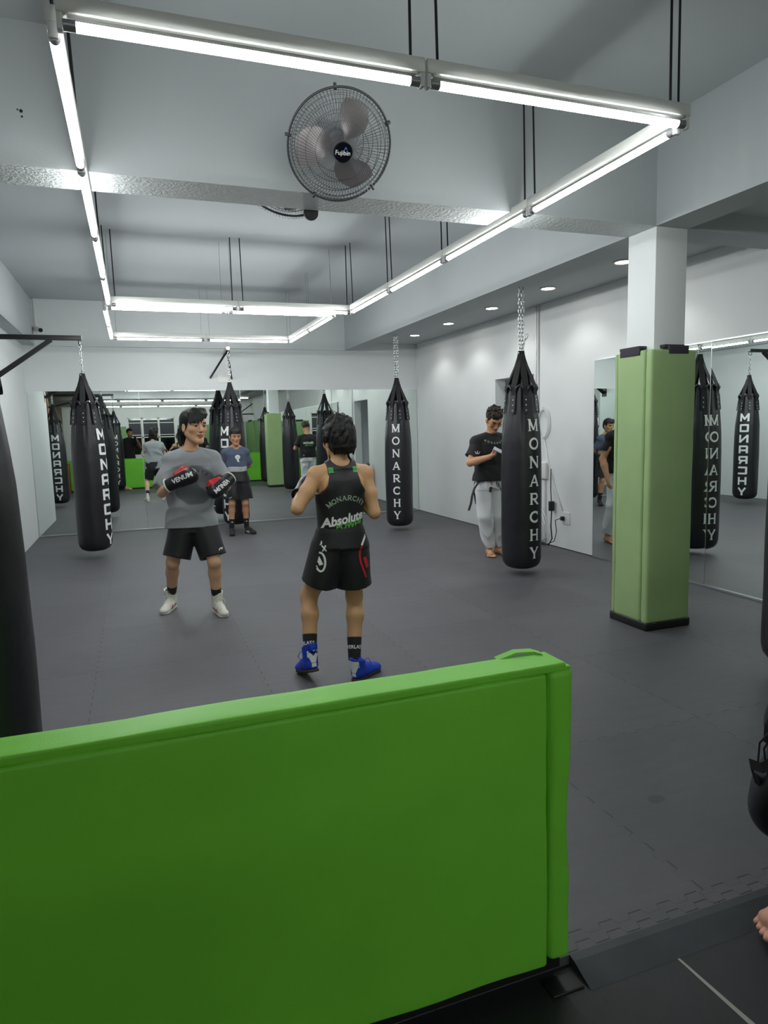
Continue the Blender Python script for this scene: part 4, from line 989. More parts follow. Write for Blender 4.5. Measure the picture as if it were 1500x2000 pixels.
def bare_foot(F, an, dirn, L=.24, k=.012):
    an = Vector(an); d = Vector(dirn); d.z = 0; d.normalize(); x = Vector((d.y, -d.x, 0)); fl = an.z
    P = lambda u, v, h: tuple(Vector((an.x, an.y, 0)) + d * u + x * v + Vector((0, 0, h)))
    F.add(cone(tuple(an), P(-.025, 0, .035), .033, .034), .02); F.add(cone(P(-.025, 0, .033), P(.13, 0, .028), .032, .03), .02); F.add(cone(P(.0, 0, .055), P(.12, 0, .03), .034, .03), .02)
    F.add(cone(P(.11, -.02, .024), P(.12, .025, .022), .024, .02), .015)
    for i in range(5):
        v = -.036 + i * .0178; l = (.052, .05, .045, .038, .028)[i]; r = (.0135, .010, .0095, .009, .009)[i]
        F.add(cone(P(.135 - abs(i - 1) * .006, v, .018), P(.135 + l - abs(i - 1) * .006, v * 1.05, r + .001), r * 1.1, r), .005)
def hand(F, wr, fwd, palm_n, side, curl=.5, s=1.0, spread=.1, curls=None, thumb=None):
    """fwd: wrist to knuckles, palm_n: out of the palm, side: +1 if the thumb lies to fwd x palm_n"""
    wr = Vector(wr); f = Vector(fwd).normalized(); n = Vector(palm_n); n = (n - f * n.dot(f)).normalized(); x = f.cross(n) * side
    P = lambda a, b, c_: tuple(wr + (f * a + x * b + n * c_) * s)
    F.add(cone(P(0, 0, 0), P(.02, 0, 0), .026 * s, .026 * s), .015)
    for b in (-.026, -.009, .009, .026): F.add(cone(P(.015, b * .6, 0), P(.075 - abs(b + .0) * .15, b, 0), .015 * s, .0115 * s), .012)
    for i, (b, l) in enumerate(((.029, .072), (.010, .080), (-.009, .075), (-.027, .060))):
        cu = (curls[i] if curls else curl); p = Vector((.078 - abs(b) * .15, b, 0)); a = 0; q = p; segs_ = (.42, .32, .26); r = .0092
        for j in range(3):
            a += cu * (.9, 1.2, .9)[j]; q2 = q + Vector((math.cos(a) * l * segs_[j], b * spread * .6, math.sin(a) * l * segs_[j])); F.add(cone(P(*q), P(*q2), r * s, (r - .0008) * s), .003); q = q2; r -= .0007
    th = thumb or ((.018, .022, .006), (.045, .048, .018), (.068, .050, .032))
    F.add(cone(P(*th[0]), P(*th[1]), .016 * s, .0115 * s), .010); F.add(cone(P(*th[1]), P(*th[2]), .011 * s, .0092 * s), .004)
def body_field(lo, hi, hc, step=.0075, hands=(), hs=.15):
    fine = [[], [], []]
    for (c, r) in [(hc, hs)] + list(hands):
        for i in range(3): fine[i].append((c[i] - r, c[i] + r, .0042))
    # only z is refined over the head height; x and y over the head width
    return Field(lo, hi, step, fine)
def skin_tint(V_, base=SK, seed=0):
    n = np.sin(V_[:, 0] * 31 + seed) * np.sin(V_[:, 1] * 27) * np.sin(V_[:, 2] * 22); return base[None, :] * (1 + .04 * n[:, None]) * np.ones((len(V_), 1))
def boxing_glove(parent, wr, fwd, back_n, side, col, trim, accent, s=1.0, text=None, label=None, textflip=False):
    """padded glove closed round the fist; back_n points out of the back of the hand"""
    f = Vector(fwd).normalized(); n = Vector(back_n); n = (n - f * n.dot(f)).normalized(); x = f.cross(n) * side
    B = Matrix((x, f, n)).transposed().to_4x4(); B.translation = Vector(wr)
    F = Field((-.09 * s, -.06 * s, -.10 * s), (.11 * s, .24 * s, .09 * s), .0048)
    c_ = lambda a, b, ra, rb, k=.02: F.add(cone([q * s for q in a], [q * s for q in b], ra * s, rb * s), k)
    F.add(ell((0, .135 * s, .004 * s), (.060 * s, .068 * s, .052 * s)), .02); F.add(ell((0, .085 * s, .006 * s), (.055 * s, .060 * s, .045 * s)), .03)
    F.add(ell((0, .15 * s, -.028 * s), (.052 * s, .042 * s, .036 * s)), .02)
    c_((.045, .055, -.012), (.062, .105, -.03), .026, .027, .012); c_((.062, .105, -.03), (.044, .14, -.042), .027, .024, .01)
    c_((0, .0, 0), (0, .06, 0), .044, .047); F.add(cut(cone((0, -.05 * s, 0), (0, .03 * s, 0), .046 * s, .045 * s), (0, -.035 * s, 0), (0, -1, 0)), .01)
    F.warp(folds(.0012, 60, 3))
    def colr(V_):
        c4 = np.ones((len(V_), 3)) * np.array(col)[None, :3]
        y = V_[:, 1] / s; z = V_[:, 2] / s; X_ = V_[:, 0] / s
        m = (X_ > .047) & (y > .045) & (y < .15); c4[m] = np.array(accent)[:3]
        return c4
    o, tg = field_obj('boxing_glove', F, M['tleather'], parent, colr, label or 'black boxing glove with red thumb and white lettering', B)
    g = G()
    for r_, yy in ((.0465, -.036), ): g.tube([tuple(B @ Vector((r_ * s * math.cos(t), yy * s, r_ * s * math.sin(t)))) for t in [2 * PI * i / 28 for i in range(28)]], .006 * s, 8, closed=True)
    obj('glove_trim', g, trim, o, smooth=180)
    if text:
        T_ = text_tris(text, .047 * s, .012, .03); sgn = -1 if textflip else 1
        xd = (B.to_3x3() @ Vector((0, 1, 0))) * sgn; yd = (B.to_3x3() @ Vector((1, 0, 0))) * sgn * side
        nd = B.to_3x3() @ Vector((0, 0, 1)); yd = nd.cross(xd)
        org = B @ Vector((0, .105 * s, 0)) - yd * .015 * s
        gg = project_polys(T_, org, xd, yd, tg, .0018); obj('glove_lettering', gg, M['decal_white'], o)
    return o
def shoe(parent, heel, toe, col_m, sole_m, hi=.2, s=1.0, pitch=0.0, label=None, kind='boot', lean=0, accent=None):
    """heel/toe: ground points"""
    heel = Vector(heel); toe = Vector(toe); d = (toe - heel); L = d.length; d.normalize(); x = d.cross(Vector((0, 0, 1))).normalized(); u = x.cross(d); B = Matrix((x, d, u)).transposed().to_4x4(); B.translation = heel
    q = L / .275
    F = Field((-.065, -.02, -.01), (.065, L + .02, hi + .03), .0048)
    C = lambda a, b, ra, rb, k=.02: F.add(cone((a[0], a[1] * q, a[2]), (b[0], b[1] * q, b[2]), ra, rb), k)
    C((0, .040, .042), (0, .13, .042), .036, .040); C((0, .13, .036), (.004, .215, .028), .040, .036); F.add(ell((.002, .228 * q, .026), (.038, .046, .026)), .02)
    C((0, .06, .07), (0, .15, .05), .038, .030)
    if hi > .1:
        F.add(cut(cone((0, .048 * q, .06), (0, .040 * q + lean, hi + .03), .043, .050), (0, 0, hi), (0, .25, 1), cone((0, .04 * q + lean * .8, hi - .05), (0, .04 * q + lean * 1.2, hi + .08), .036, .042)), .02)
    def flat(X, Y, Z): return np.where(Z < .006, (.006 - Z), -1.0)
    Xg, Yg, Zg = F.grid((slice(None),) * 3); F.F = np.maximum(F.F, (.008 - Zg) + 0 * Xg + 0 * Yg).astype(np.float32)
    F.warp(folds(.0012, 70, 5))
    o, tg = field_obj('shoe', F, col_m, parent, None, label, B)
    # sole
    S = Field((-.06, -.02, -.012), (.06, L + .02, .03), .0045)
    S.add(cone((0, .036 * q, .0), (0, .12 * q, 0), .037, .036), .02); S.add(cone((0, .12 * q, 0), (.004, .222 * q, 0), .036, .041), .02)
    Xg, Yg, Zg = S.grid((slice(None),) * 3); S.F = np.maximum(S.F, np.abs(Zg - .008) - .0085 + 0 * Xg + 0 * Yg).astype(np.float32)
    field_obj('sole', S, sole_m, o, None, None, B)
    g = G()
    for i in range(6):
        yy = (.085 + i * .022) * q; zz = .098 - i * .009; 
        g.tube([tuple(B @ Vector(p)) for p in ((-.022, yy, zz - .012), (0, yy + .006, zz + .0), (.022, yy + .014, zz - .012))], .0028, 6)
    if hi > .12:
        g.tube([tuple(B @ Vector(p)) for p in ((0, .1 * q, .105), (-.03, .12 * q, .125), (-.045, .13 * q, .10), (-.03, .13 * q, .075), (0, .105 * q, .10))], .0025, 6); g.tube([tuple(B @ Vector(p)) for p in ((0, .1 * q, .105), (.03, .12 * q, .12), (.045, .125 * q, .09), (.035, .13 * q, .07), (0, .105 * q, .10))], .0025, 6)
    obj('shoelace', g, M['whiteshoe'] if col_m is not M['blueshoe'] else M['blueshoe'], o, smooth=180)
    if accent:
        P = []
        for sd in (-1, 1):
            for i in range(3):
                yy = (.09 + i * .034) * q; qd = [Vector((yy, .012, 0)), Vector((yy + .014, .012, 0)), Vector((yy - .004, .05, 0)), Vector((yy - .018, .05, 0))]
                P.append((sd, qd))
            for i in range(5):
                zz = .12 + i * .017; P.append((sd, [Vector((.03, zz, 0)), Vector((.045, zz, 0)), Vector((.045, zz + .011, 0)), Vector((.03, zz + .011, 0))]))
        gg = G()
        for sd in (-1, 1):
            xd = B.to_3x3() @ Vector((0, sd, 0)); yd = B.to_3x3() @ Vector((0, 0, 1)); org = B.translation
            PP = [[Vector((v.x * sd, v.y, 0)) for v in qd] for s2, qd in P if s2 == sd]
            r_ = project_polys(split_quads(PP, .012), org, xd, yd, tg, .0015); gg.add(r_.v, r_.f)
        if gg.v: obj('stripes', gg, accent, o)
    return o, tg, B

# ------------------------------------------------------------------ boxer in grey
def boxer_grey():
    E = thing('person', 'person in loose grey t-shirt, black shorts and white boots, boxing gloves raised', 'person', (.39, 5.75, 0))
    hc = (.448, 5.615, 1.545); neck = (.412, 5.665, 1.36); fw = (.42, -.90, .02)
    shL, shR = (.262, 5.67, 1.285), (.575, 5.66, 1.29); elL, elR = (.172, 5.60, 1.035), (.668, 5.60, 1.055); wrL, wrR = (.232, 5.42, 1.105), (.648, 5.44, 1.085)
    F = body_field((.06, 5.34, .08), (.76, 5.95, 1.70), hc)
    secs = [(.80, .40, 5.70, .15, .11), (.95, .405, 5.69, .145, .10), (1.12, .41, 5.68, .155, .105), (1.25, .412, 5.675, .15, .10), (1.32, .412, 5.67, .10, .075)]
    torso_prims(F, secs, 0, shL, shR, neck, (.438, 5.64, 1.47)); arm(F, shL, elL, wrL, .98); arm(F, shR, elR, wrR, .98)
    for w_, g_ in ((wrL, (.32, 5.37, 1.17)), (wrR, (.60, 5.38, 1.08))): F.add(cone(w_, tuple(Vector(w_).lerp(Vector(g_), .55)), .026, .03), .02)
    knL, anL, knR, anR = (.222, 5.70, .455), (.208, 5.985, .12), (.540, 5.57, .45), (.553, 5.70, .11)
    leg(F, (.335, 5.72, .84), knL, anL, .98); leg(F, (.48, 5.71, .84), knR, anR, .98)
    s = 1.16; R_, c = head_prims(F, hc, fw, (.05, 0, 1), s)
    body, _ = field_obj('body', F, M['skin'], E, lambda V_: face_tint(V_, skin_tint(V_), R_, c, s, 1.1))
    hp = hair_field(R_, c, s, 'fringe', seed=3); field_obj('hair', hp, M['hair'], E)
    # shirt
    S = Field((.06, 5.44, .70), (.80, 5.92, 1.42), .0065)
    S.add(loft([(.745, .393, 5.69, .212, .128), (.86, .398, 5.69, .203, .125), (1.0, .405, 5.68, .198, .125), (1.15, .41, 5.675, .20, .128), (1.24, .412, 5.67, .198, .128), (1.30, .413, 5.668, .172, .112), (1.345, .413, 5.665, .112, .090), (1.372, .413, 5.665, .068, .068)], 0, 2.5), .02)
    S.add(sleeve((.265, 5.67, 1.255), (.172, 5.615, 1.055), .075, .088), .03); S.add(sleeve((.57, 5.66, 1.26), (.672, 5.61, 1.075), .075, .088), .03)
    [S.add(cone((.412, 5.665, 1.335), q_, 0.062, 0.074), .02) for q_ in ((.262, 5.67, 1.278), (.575, 5.66, 1.283))]; S.warp(folds(.0065, 21, 11, (1, .6, .8), True, 1.34, .72))
    S.sub(cone((.408, 5.61, 1.40), (.418, 5.66, 1.39), .062, .066), .01)
    S.sub(loft([(.70, .393, 5.69, .195, .112), (.79, .398, 5.69, .19, .11)], 0, 2.5), .005)
    grey = np.array(rgb(150, 153, 157)[:3]); dark = np.array(rgb(84, 87, 94)[:3])
    def shirt_col(V_):
        n = np.sin(V_[:, 0] * 40) * np.sin(V_[:, 2] * 33) * .008
        d = np.sqrt((V_[:, 0] - .425) ** 2 + (V_[:, 2] - 1.085) ** 2) + n; a = np.clip((.165 - d) / .012, 0, 1) * (V_[:, 1] < 5.66) * .75
        d2 = np.sqrt(((V_[:, 0] - .40) / 1.5) ** 2 + ((V_[:, 2] - 1.27) / .55) ** 2) + n; a = np.maximum(a, np.clip((.13 - d2) / .05, 0, 1) * .22)
        d3 = np.abs(V_[:, 2] - 1.16 + .1 * np.abs(V_[:, 0] - .41)); 
        return grey[None] * (1 - a[:, None]) + dark[None] * a[:, None]
    sh, tg = field_obj('t_shirt', S, M['tcloth'], E, shirt_col)
    g = G().tube([(.413 + .068 * math.cos(t), 5.655 + .062 * math.sin(t), 1.368 + .018 * math.sin(t)) for t in [2 * PI * i / 36 for i in range(36)]], .006, 8, closed=True); obj('collar', g, mat('grey_rib_knit', rgb(120, 124, 128), .85), sh, smooth=180)
    # faded arched print on the chest
    P = []; word = 'DONUTS'
    for i, ch in enumerate(word):
        a = PI / 2 - (i - 2.5) * .30
        for t in text_tris(ch, .034, .02, .02): P.append([Vector((v.x * math.sin(a) + v.y * math.cos(a) + .115 * math.cos(a), -v.x * math.cos(a) + v.y * math.sin(a) + .115 * math.sin(a), 0)) for v in t])
    obj('chest_print', project_polys(P, (.43, 5.45, 1.075), (1, 0, 0), (0, 0, 1), tg, .002), M['decal_dark'], sh)
    # shorts
    K = Field((.10, 5.50, .44), (.72, 5.92, .90), .0065)
    K.add(loft([(.70, .395, 5.70, .185, .115), (.90, .395, 5.70, .185, .115)], 0, 2.4), .02)
    K.add(sleeve((.325, 5.70, .76), (.252, 5.675, .50), .112, .108), .02); K.add(sleeve((.475, 5.69, .76), (.537, 5.61, .487), .112, .108), .02)
    K.warp(folds(.005, 20, 5))
    kk, tk = field_obj('shorts', K, M['blacksatin'], E)
    lg = [seg((0, 0), (.012, .018), .008), seg((.008, .016), (.034, .016), .008), seg((.02, .014), (.028, .004), .007)]
    obj('shorts_logo', project_polys(lg, (.577, 5.4, .55), (1, 0, 0), (0, 0, 1), tk, .002), M['decal_white'], kk)
    # boots and socks
    for nm, kn, an, he, to in (('l', knL, anL, (.222, 6.035, 0.006), (.122, 5.785, 0.0)), ('r', knR, anR, (.545, 5.75, 0), (.602, 5.485, 0))):
        k, a = Vector(kn), Vector(an); g = G().cyl(tuple(a.lerp(k, .10)), tuple(a.lerp(k, .33)), .038, .044, 24); obj('sock', g, M['blackcloth'], E, smooth=50)
        shoe(E, he, to, M['whiteshoe'], M['whiteshoe'], .195, lean=.055 if nm == 'l' else .035, accent=M['redtrim'], label='white high boxing boot with dark red stripes')
    blk = rgb(24, 24, 28); red = rgb(196, 26, 34)
    boxing_glove(E, (.243, 5.425, 1.115), (.84, -.38, .36), (-.25, -.93, .18), -1, blk, M['whiteshoe'], red, 1.08, 'VENUM')
    boxing_glove(E, (.668, 5.475, 1.115), (-.62, -.48, -.42), (.25, -.9, .3), 1, blk, M['whiteshoe'], red, 1.05, 'VENUM')
boxer_grey()

# ------------------------------------------------------------------ boxer seen from behind
def boxer_back():
    E = thing('person', 'person seen from behind in black sleeveless top, black shorts and blue boots', 'person', (1.06, 3.87, 0))
    hc = (1.128, 3.88, 1.430); neck = (1.128, 3.855, 1.285); fw = (-.30, .95, -.05)
    shL, shR = (.985, 3.865, 1.232), (1.282, 3.86, 1.228); elL, elR = (.850, 3.80, 1.050), (1.318, 3.80, .995); wrL, wrR = (.925, 4.02, 1.12), (1.255, 4.03, 1.10)
    F = body_field((.78, 3.70, .08), (1.40, 4.24, 1.57), hc)
    secs = [(.80, 1.115, 3.86, .125, .095), (.92, 1.118, 3.86, .118, .085), (1.0, 1.12, 3.86, .122, .088), (1.12, 1.125, 3.86, .140, .095), (1.20, 1.13, 3.86, .142, .09), (1.26, 1.13, 3.862, .105, .07)]
    def tors(F, off=0):
        torso_prims(F, secs, 0, shL, shR, neck, (1.128, 3.87, 1.36), .053, off)
        for q in (-1, 1): F.add(ell((1.13 + q * .075, 3.79, 1.17), (.05 + off, .026 + off, .065 + off)), .03)
    tors(F); arm(F, shL, elL, wrL, .95); arm(F, shR, elR, wrR, .95)
    F.sub(cone((1.128, 3.755, 1.02), (1.129, 3.758, 1.24), .008, .008), .02)
    knL, anL, knR, anR = (.938, 3.97, .485), (.898, 3.835, .165), (1.215, 3.93, .465), (1.163, 3.80, .11)
    leg(F, (1.05, 3.87, .79), knL, anL, .96, back=(0, -1, 0)); leg(F, (1.185, 3.87, .79), knR, anR, .96, back=(0, -1, 0))
    s = 1.02; R_, c = head_prims(F, hc, fw, (0, 0, 1), s)
    base = np.array(rgb(196, 152, 112)[:3]); field_obj('body', F, M['skin'], E, lambda V_: face_tint(V_, skin_tint(V_, base), R_, c, s))
    field_obj('hair', hair_field(R_, c, s * 1.06, 'back', seed=9), M['hair'], E)
    # tank top: the body grown by a few millimetres, cut to shape
    S = Field((.92, 3.70, .86), (1.34, 4.0, 1.36), .006); tors(S, .009)
    S.add(loft([(.90, 1.115, 3.86, .13, .10), (.97, 1.118, 3.86, .132, .10), (1.10, 1.125, 3.86, .146, .10)], 0, 2.3), .02)
    S.warp(folds(.0025, 26, 4))
    Xg, Yg, Zg = S.grid((slice(None),) * 3)
    wz = np.interp(Zg, [.8, 1.09, 1.13, 1.18, 1.23, 1.27, 1.40], [.4, .4, .135, .100, .088, .088, .100]); S.F = np.maximum(S.F, (np.abs(Xg - 1.128) - wz) * .8 + 0 * Yg).astype(np.float32)
    S.F = np.maximum(S.F, (.915 - Zg) + 0 * Xg + 0 * Yg).astype(np.float32)
    S.sub(cone((1.128, 3.86, 1.33), (1.128, 3.74, 1.375), .058, .085), .008); S.sub(cone((1.128, 3.93, 1.25), (1.128, 4.1, 1.22), .06, .09), .01)
    tk, tg = field_obj('tank_top', S, M['blacksatin'], E)
    P = []
    for i, ch in enumerate('MONARCHY'):
        a = PI / 2 - (i - 3.5) * .195; sz = .030
        for q in split_quads(glyph(ch, 'serif'), .35): P.append([Vector(((v.x - .5) * sz * math.sin(a) + v.y * sz * math.cos(a) + .150 * math.cos(a), -(v.x - .5) * sz * math.cos(a) + v.y * sz * math.sin(a) + .150 * math.sin(a), 0)) for v in q])
    obj('arched_lettering', project_polys(P, (1.135, 3.6, .935), (1, 0, 0), (0, 0, 1), tg, .002), M['decal_pale'], tk)
    A = text_tris('Absolute', .075, .015, .036, .08); obj('back_lettering', project_polys([[Vector((v.x * .92, v.y + v.x * .16, 0)) for v in t] for t in A], (1.118, 3.6, .950), (1, 0, 0), (0, 0, 1), tg, .0022), M['decal_white'], tk)
    A = text_tris('POWER', .050, .015, .04); obj('lower_lettering', project_polys([[Vector((v.x * .95, v.y + v.x * .12, 0)) for v in t] for t in A], (1.150, 3.6, .922), (1, 0, 0), (0, 0, 1), tg, .0018), M['decal_green'], tk)
    for q in (-1, 1):
        pq = [[Vector((-.014, -.012, 0)), Vector((.014, -.012, 0)), Vector((.014, .02, 0)), Vector((-.014, .02, 0))]]
        gq = project_polys(split_quads(pq, .008), (1.128 + q * .072, 3.6, 1.258), (1, 0, 0), (0, 0, 1), tg, .002)
        if gq.v: obj('shoulder_patch', gq, mat('shoulder_green', rgb(60, 150, 80), .6, var=0), tk, label='green patch')
    # shorts
    K = Field((.82, 3.68, .50), (1.42, 4.08, .98), .0065)
    K.add(loft([(.80, 1.115, 3.87, .165, .125), (.90, 1.115, 3.865, .145, .110), (.945, 1.116, 3.86, .126, .095)], 0, 2.4), .02)
    K.add(sleeve((1.045, 3.87, .80), (.985, 3.90, .575), .105, .112), .02); K.add(sleeve((1.18, 3.87, .80), (1.20, 3.885, .55), .105, .112), .02)
    K.warp(folds(.006, 19, 8))
    kk, tk2 = field_obj('shorts', K, M['blacksatin'], E)
    st = lambda pts, w_: [seg(a, b, w_, .003, .003) for a, b in zip(pts, pts[1:])]
    obj('side_stripe', project_polys(split_quads(st([(.140, .875 - .9), (.115, .84 - .9), (.10, .815 - .9)], .014), .01), (1.118, 3.5, .90), (1, 0, 0), (0, 0, 1), tk2, .002), M['decal_white'], kk)
    obj('side_print', project_polys(split_quads(st([(.10, -.09), (.088, -.12), (.086, -.15), (.092, -.19), (.108, -.235), (.128, -.285)], .013) + st([(.120, -.165), (.137, -.225)], .024), .01), (1.118, 3.5, .90), (1, 0, 0), (0, 0, 1), tk2, .002), M['decal_red'], kk)
    P = arc(-.148, .73 - .9, .026, .055, 0, 360, .012, 22) + st([(-.135, -.075), (-.115, -.105)], .008) + st([(-.117, -.075), (-.133, -.105)], .008) + arc(-.145, -.055, .010, .013, 0, 360, .007, 12) + st([(-.16, -.145), (-.145, -.185)], .022)
    obj('side_logo', project_polys(split_quads(P, .01), (1.118, 3.5, .90), (1, 0, 0), (0, 0, 1), tk2, .002), M['decal_white'], kk)
    for i, (kn, an, he, to, pz) in enumerate(((knL, anL, (.912, 3.775, .075), (.865, 4.03, .0), 1), (knR, anR, (1.130, 3.715, 0), (1.338, 3.865, 0), 0))):
        k, a = Vector(kn), Vector(an); lo_ = a.lerp(k, -.02); top = a.lerp(k, .34)
        so = obj('sock', G().cyl(tuple(lo_), tuple(top), .037, .045, 28), M['blackcloth'], E, smooth=50)
        TT = text_tris('EVERLAST', .030, .02, .02); mid = a.lerp(k, .17); g = G(); d_ = (k - a).normalized(); e1_ = (Vector((1, 0, 0)) - d_ * d_.x).normalized(); e2_ = e1_.cross(d_) if e1_.cross(d_).y < 0 else -e1_.cross(d_); sg = (-1.1 if i == 0 else -.35)
        for t in TT:
            vs = []
            for v in t:
                th = v.x / .0425 + sg; vs.append(tuple(mid + d_ * (v.y - .005) + (e1_ * math.sin(th) + e2_ * math.cos(th)) * (.0425 + .016 * v.y)))
            g.add(vs, [(0, 1, 2)])
        obj('sock_lettering', g, M['decal_white'], so)
        o, tgs, B = shoe(E, he, to, M['blueshoe'], M['gum'], .165 if i == 0 else .14, lean=-.015 if i == 0 else 0, label='blue boxing boot with white heel patches')
        back = [[Vector((-.034, .09, 0)), Vector((.034, .09, 0)), Vector((.034, .128, 0)), Vector((-.034, .128, 0))], [Vector((-.014, .055, 0)), Vector((.014, .055, 0)), Vector((.03, .095, 0)), Vector((-.03, .095, 0))], [Vector((-.016, .03, 0)), Vector((.016, .03, 0)), Vector((.014, .052, 0)), Vector((-.014, .052, 0))]]
        xd = B.to_3x3() @ Vector((1, 0, 0)); yd = B.to_3x3() @ Vector((0, 0, 1)); gg = project_polys(split_quads(back, .007), B.translation - (B.to_3x3() @ Vector((0, .05, 0))), xd, yd, tgs, .0015)
        if gg.v: obj('heel_patch', gg, M['decal_white'], o)
    blk = rgb(22, 22, 26)
    boxing_glove(E, (.925, 4.02, 1.12), (.5, .75, .35), (-.6, .5, .5), -1, blk, M['blacktape'], blk, .95, label='black boxing glove')
    boxing_glove(E, (1.255, 4.03, 1.10), (-.4, .75, .4), (.6, .5, .5), 1, blk, M['blacktape'], blk, .95, label='black boxing glove')
boxer_back()

# ------------------------------------------------------------------ man reading a phone by the wall
def crown(sz):
    return [seg((-.5 * sz, 0), (.5 * sz, .08 * sz), .18 * sz), seg((-.45 * sz, .05 * sz), (-.6 * sz, .55 * sz), .16 * sz), seg((-.1 * sz, .05 * sz), (0, .7 * sz), .2 * sz), seg((.4 * sz, .1 * sz), (.62 * sz, .55 * sz), .16 * sz)]
def man_phone():
    E = thing('person', 'person in black t-shirt and white trousers looking down at a phone by the wall', 'person', (3.83, 6.82, 0))
    hc = (3.835, 6.74, 1.555); neck = (3.835, 6.81, 1.40); fw = (-.10, -.80, -.58)
    shL, shR = (3.655, 6.82, 1.315), (4.015, 6.80, 1.315); elL, elR = (3.545, 6.77, 1.085), (4.10, 6.84, 1.05); wrL, wrR = (3.665, 6.56, 1.150), (4.11, 6.74, .83)
    F = body_field((3.44, 6.36, 0.0), (4.22, 7.02, 1.72), hc, hands=[((3.72, 6.5, 1.19), .08)])
    secs = [(.80, 3.83, 6.83, .15, .11), (1.0, 3.83, 6.83, .145, .105), (1.2, 3.835, 6.825, .165, .11), (1.30, 3.835, 6.82, .16, .10), (1.36, 3.835, 6.82, .10, .075)]
    torso_prims(F, secs, 0, shL, shR, neck, (3.835, 6.77, 1.49), .058); arm(F, shL, elL, wrL, 1.08); arm(F, shR, elR, wrR, 1.08)
    leg(F, (3.76, 6.83, .84), (3.765, 6.79, .46), (3.825, 6.86, .085), .98); leg(F, (3.91, 6.83, .84), (3.945, 6.80, .46), (3.96, 6.90, .085), .98)
    bare_foot(F, (3.825, 6.86, .08), (-.35, -1, 0)); bare_foot(F, (3.96, 6.90, .08), (.15, -1, 0))
    hand(F, wrL, (.75, -.45, .35), (.1, .15, 1), -1, .75, 1.0, curls=(.95, .95, .9, .85), thumb=((.02, .02, .01), (.045, .036, .03), (.072, .022, .040)))
    hand(F, wrR, (.05, -.25, -1), (-1, -.2, 0), 1, .35)
    s = 1.10; R_, c = head_prims(F, hc, fw, (0, 0, 1), s)
    base = np.array(rgb(196, 146, 112)[:3]); field_obj('body', F, M['skin'], E, lambda V_: face_tint(V_, skin_tint(V_, base), R_, c, s))
    field_obj('hair', hair_field(R_, c, s, 'short', seed=5), M['hairbrown'], E)
    T = lambda p: tuple(Vector(c) + R_ @ (Vector(p) * s)); g = G()
    for q in (-1, 1):
        g.tube([T((q * .031 + .022 * math.cos(t), .098 - abs(.022 * math.cos(t)) * .2, -.002 + .015 * math.sin(t))) for t in [2 * PI * i / 20 for i in range(20)]], .0013, 6, closed=True)
        g.tube([T((q * .053, .093, .004)), T((q * .078, .06, .005)), T((q * .082, .0, .004))], .0015, 6)
    g.tube([T((-.009, .098, .002)), T((0, .103, .004)), T((.009, .098, .002))], .0015, 6); obj('glasses', g, M['lens'], E, smooth=180)
    S = Field((3.46, 6.60, .84), (4.20, 7.02, 1.45), .0065)
    S.add(loft([(.875, 3.825, 6.83, .205, .135), (.95, 3.83, 6.83, .20, .135), (1.05, 3.83, 6.83, .18, .125), (1.2, 3.835, 6.825, .190, .138), (1.29, 3.835, 6.82, .18, .128), (1.34, 3.835, 6.82, .13, .102), (1.375, 3.835, 6.81, .078, .075), (1.40, 3.835, 6.80, .066, .066)], 0, 2.4), .02)
    S.add(sleeve((3.665, 6.82, 1.29), (3.574, 6.79, 1.145), .076, .074), .03); S.add(sleeve((4.005, 6.80, 1.29), (4.075, 6.83, 1.14), .068, .066), .03)
    [S.add(cone((3.835, 6.81, 1.37), q_, 0.064, 0.078), .02) for q_ in ((3.655, 6.82, 1.308), (4.015, 6.80, 1.308))]; S.warp(folds(.005, 20, 21, (1, 1, .7), True, 1.36, .86)); S.sub(cone((3.835, 6.76, 1.44), (3.835, 6.80, 1.43), .05, .056), .01)
    S.sub(loft([(.84, 3.825, 6.83, .185, .118), (.93, 3.83, 6.83, .18, .118)], 0, 2.4), .005)
    sh, tg = field_obj('t_shirt', S, M['blackcloth'], E)
    P = []
    for i, ch in enumerate('MONARCHY'):
        a = -PI / 2 + (i - 3.5) * .17; sz = .021
        for q in split_quads(glyph(ch, 'serif'), .6): P.append([Vector((-(v.x - .5) * sz * math.sin(a) - (v.y) * sz * math.cos(a) + .21 * math.cos(a), (v.x - .5) * sz * math.cos(a) - v.y * sz * math.sin(a) + .21 * math.sin(a), 0)) for v in q])
    obj('chest_lettering', project_polys(P, (3.832, 6.5, 1.495), (1, 0, 0), (0, 0, 1), tg, .002), M['decal_pale'], sh)
    obj('sleeve_crown', project_polys(split_quads(crown(.045), .012), (3.575, 6.6, 1.185), (.95, -.3, -.1), (0, 0, 1), tg, .002), M['decal_white'], sh)
    A = text_tris('Absolute', .075, .015, .028, .2); obj('back_lettering', project_polys([[Vector((v.x * .9, v.y, 0)) for v in t] for t in A], (3.835, 7.2, 1.19), (-1, 0, 0), (0, 0, 1), tg, .002), M['decal_white'], sh)
    A = text_tris('POWER', .058, .015, .03); obj('back_lower_lettering', project_polys([[Vector((v.x * .9, v.y, 0)) for v in t] for t in A], (3.835, 7.2, 1.135), (-1, 0, 0), (0, 0, 1), tg, .002), M['decal_green'], sh)
    # trousers
    K = Field((3.60, 6.62, .05), (4.12, 7.04, .95), .0065)
    K.add(loft([(.78, 3.83, 6.835, .175, .13), (.93, 3.83, 6.835, .165, .12)], 0, 2.4), .02)
    K.add(cone((3.755, 6.83, .80), (3.755, 6.81, .47), .108, .088), .03); K.add(sleeve((3.755, 6.81, .47), (3.825, 6.865, .105), .088, .070), .02)
    K.add(cone((3.91, 6.83, .80), (3.945, 6.81, .47), .108, .088), .03); K.add(sleeve((3.945, 6.81, .47), (3.962, 6.90, .105), .088, .070), .02)
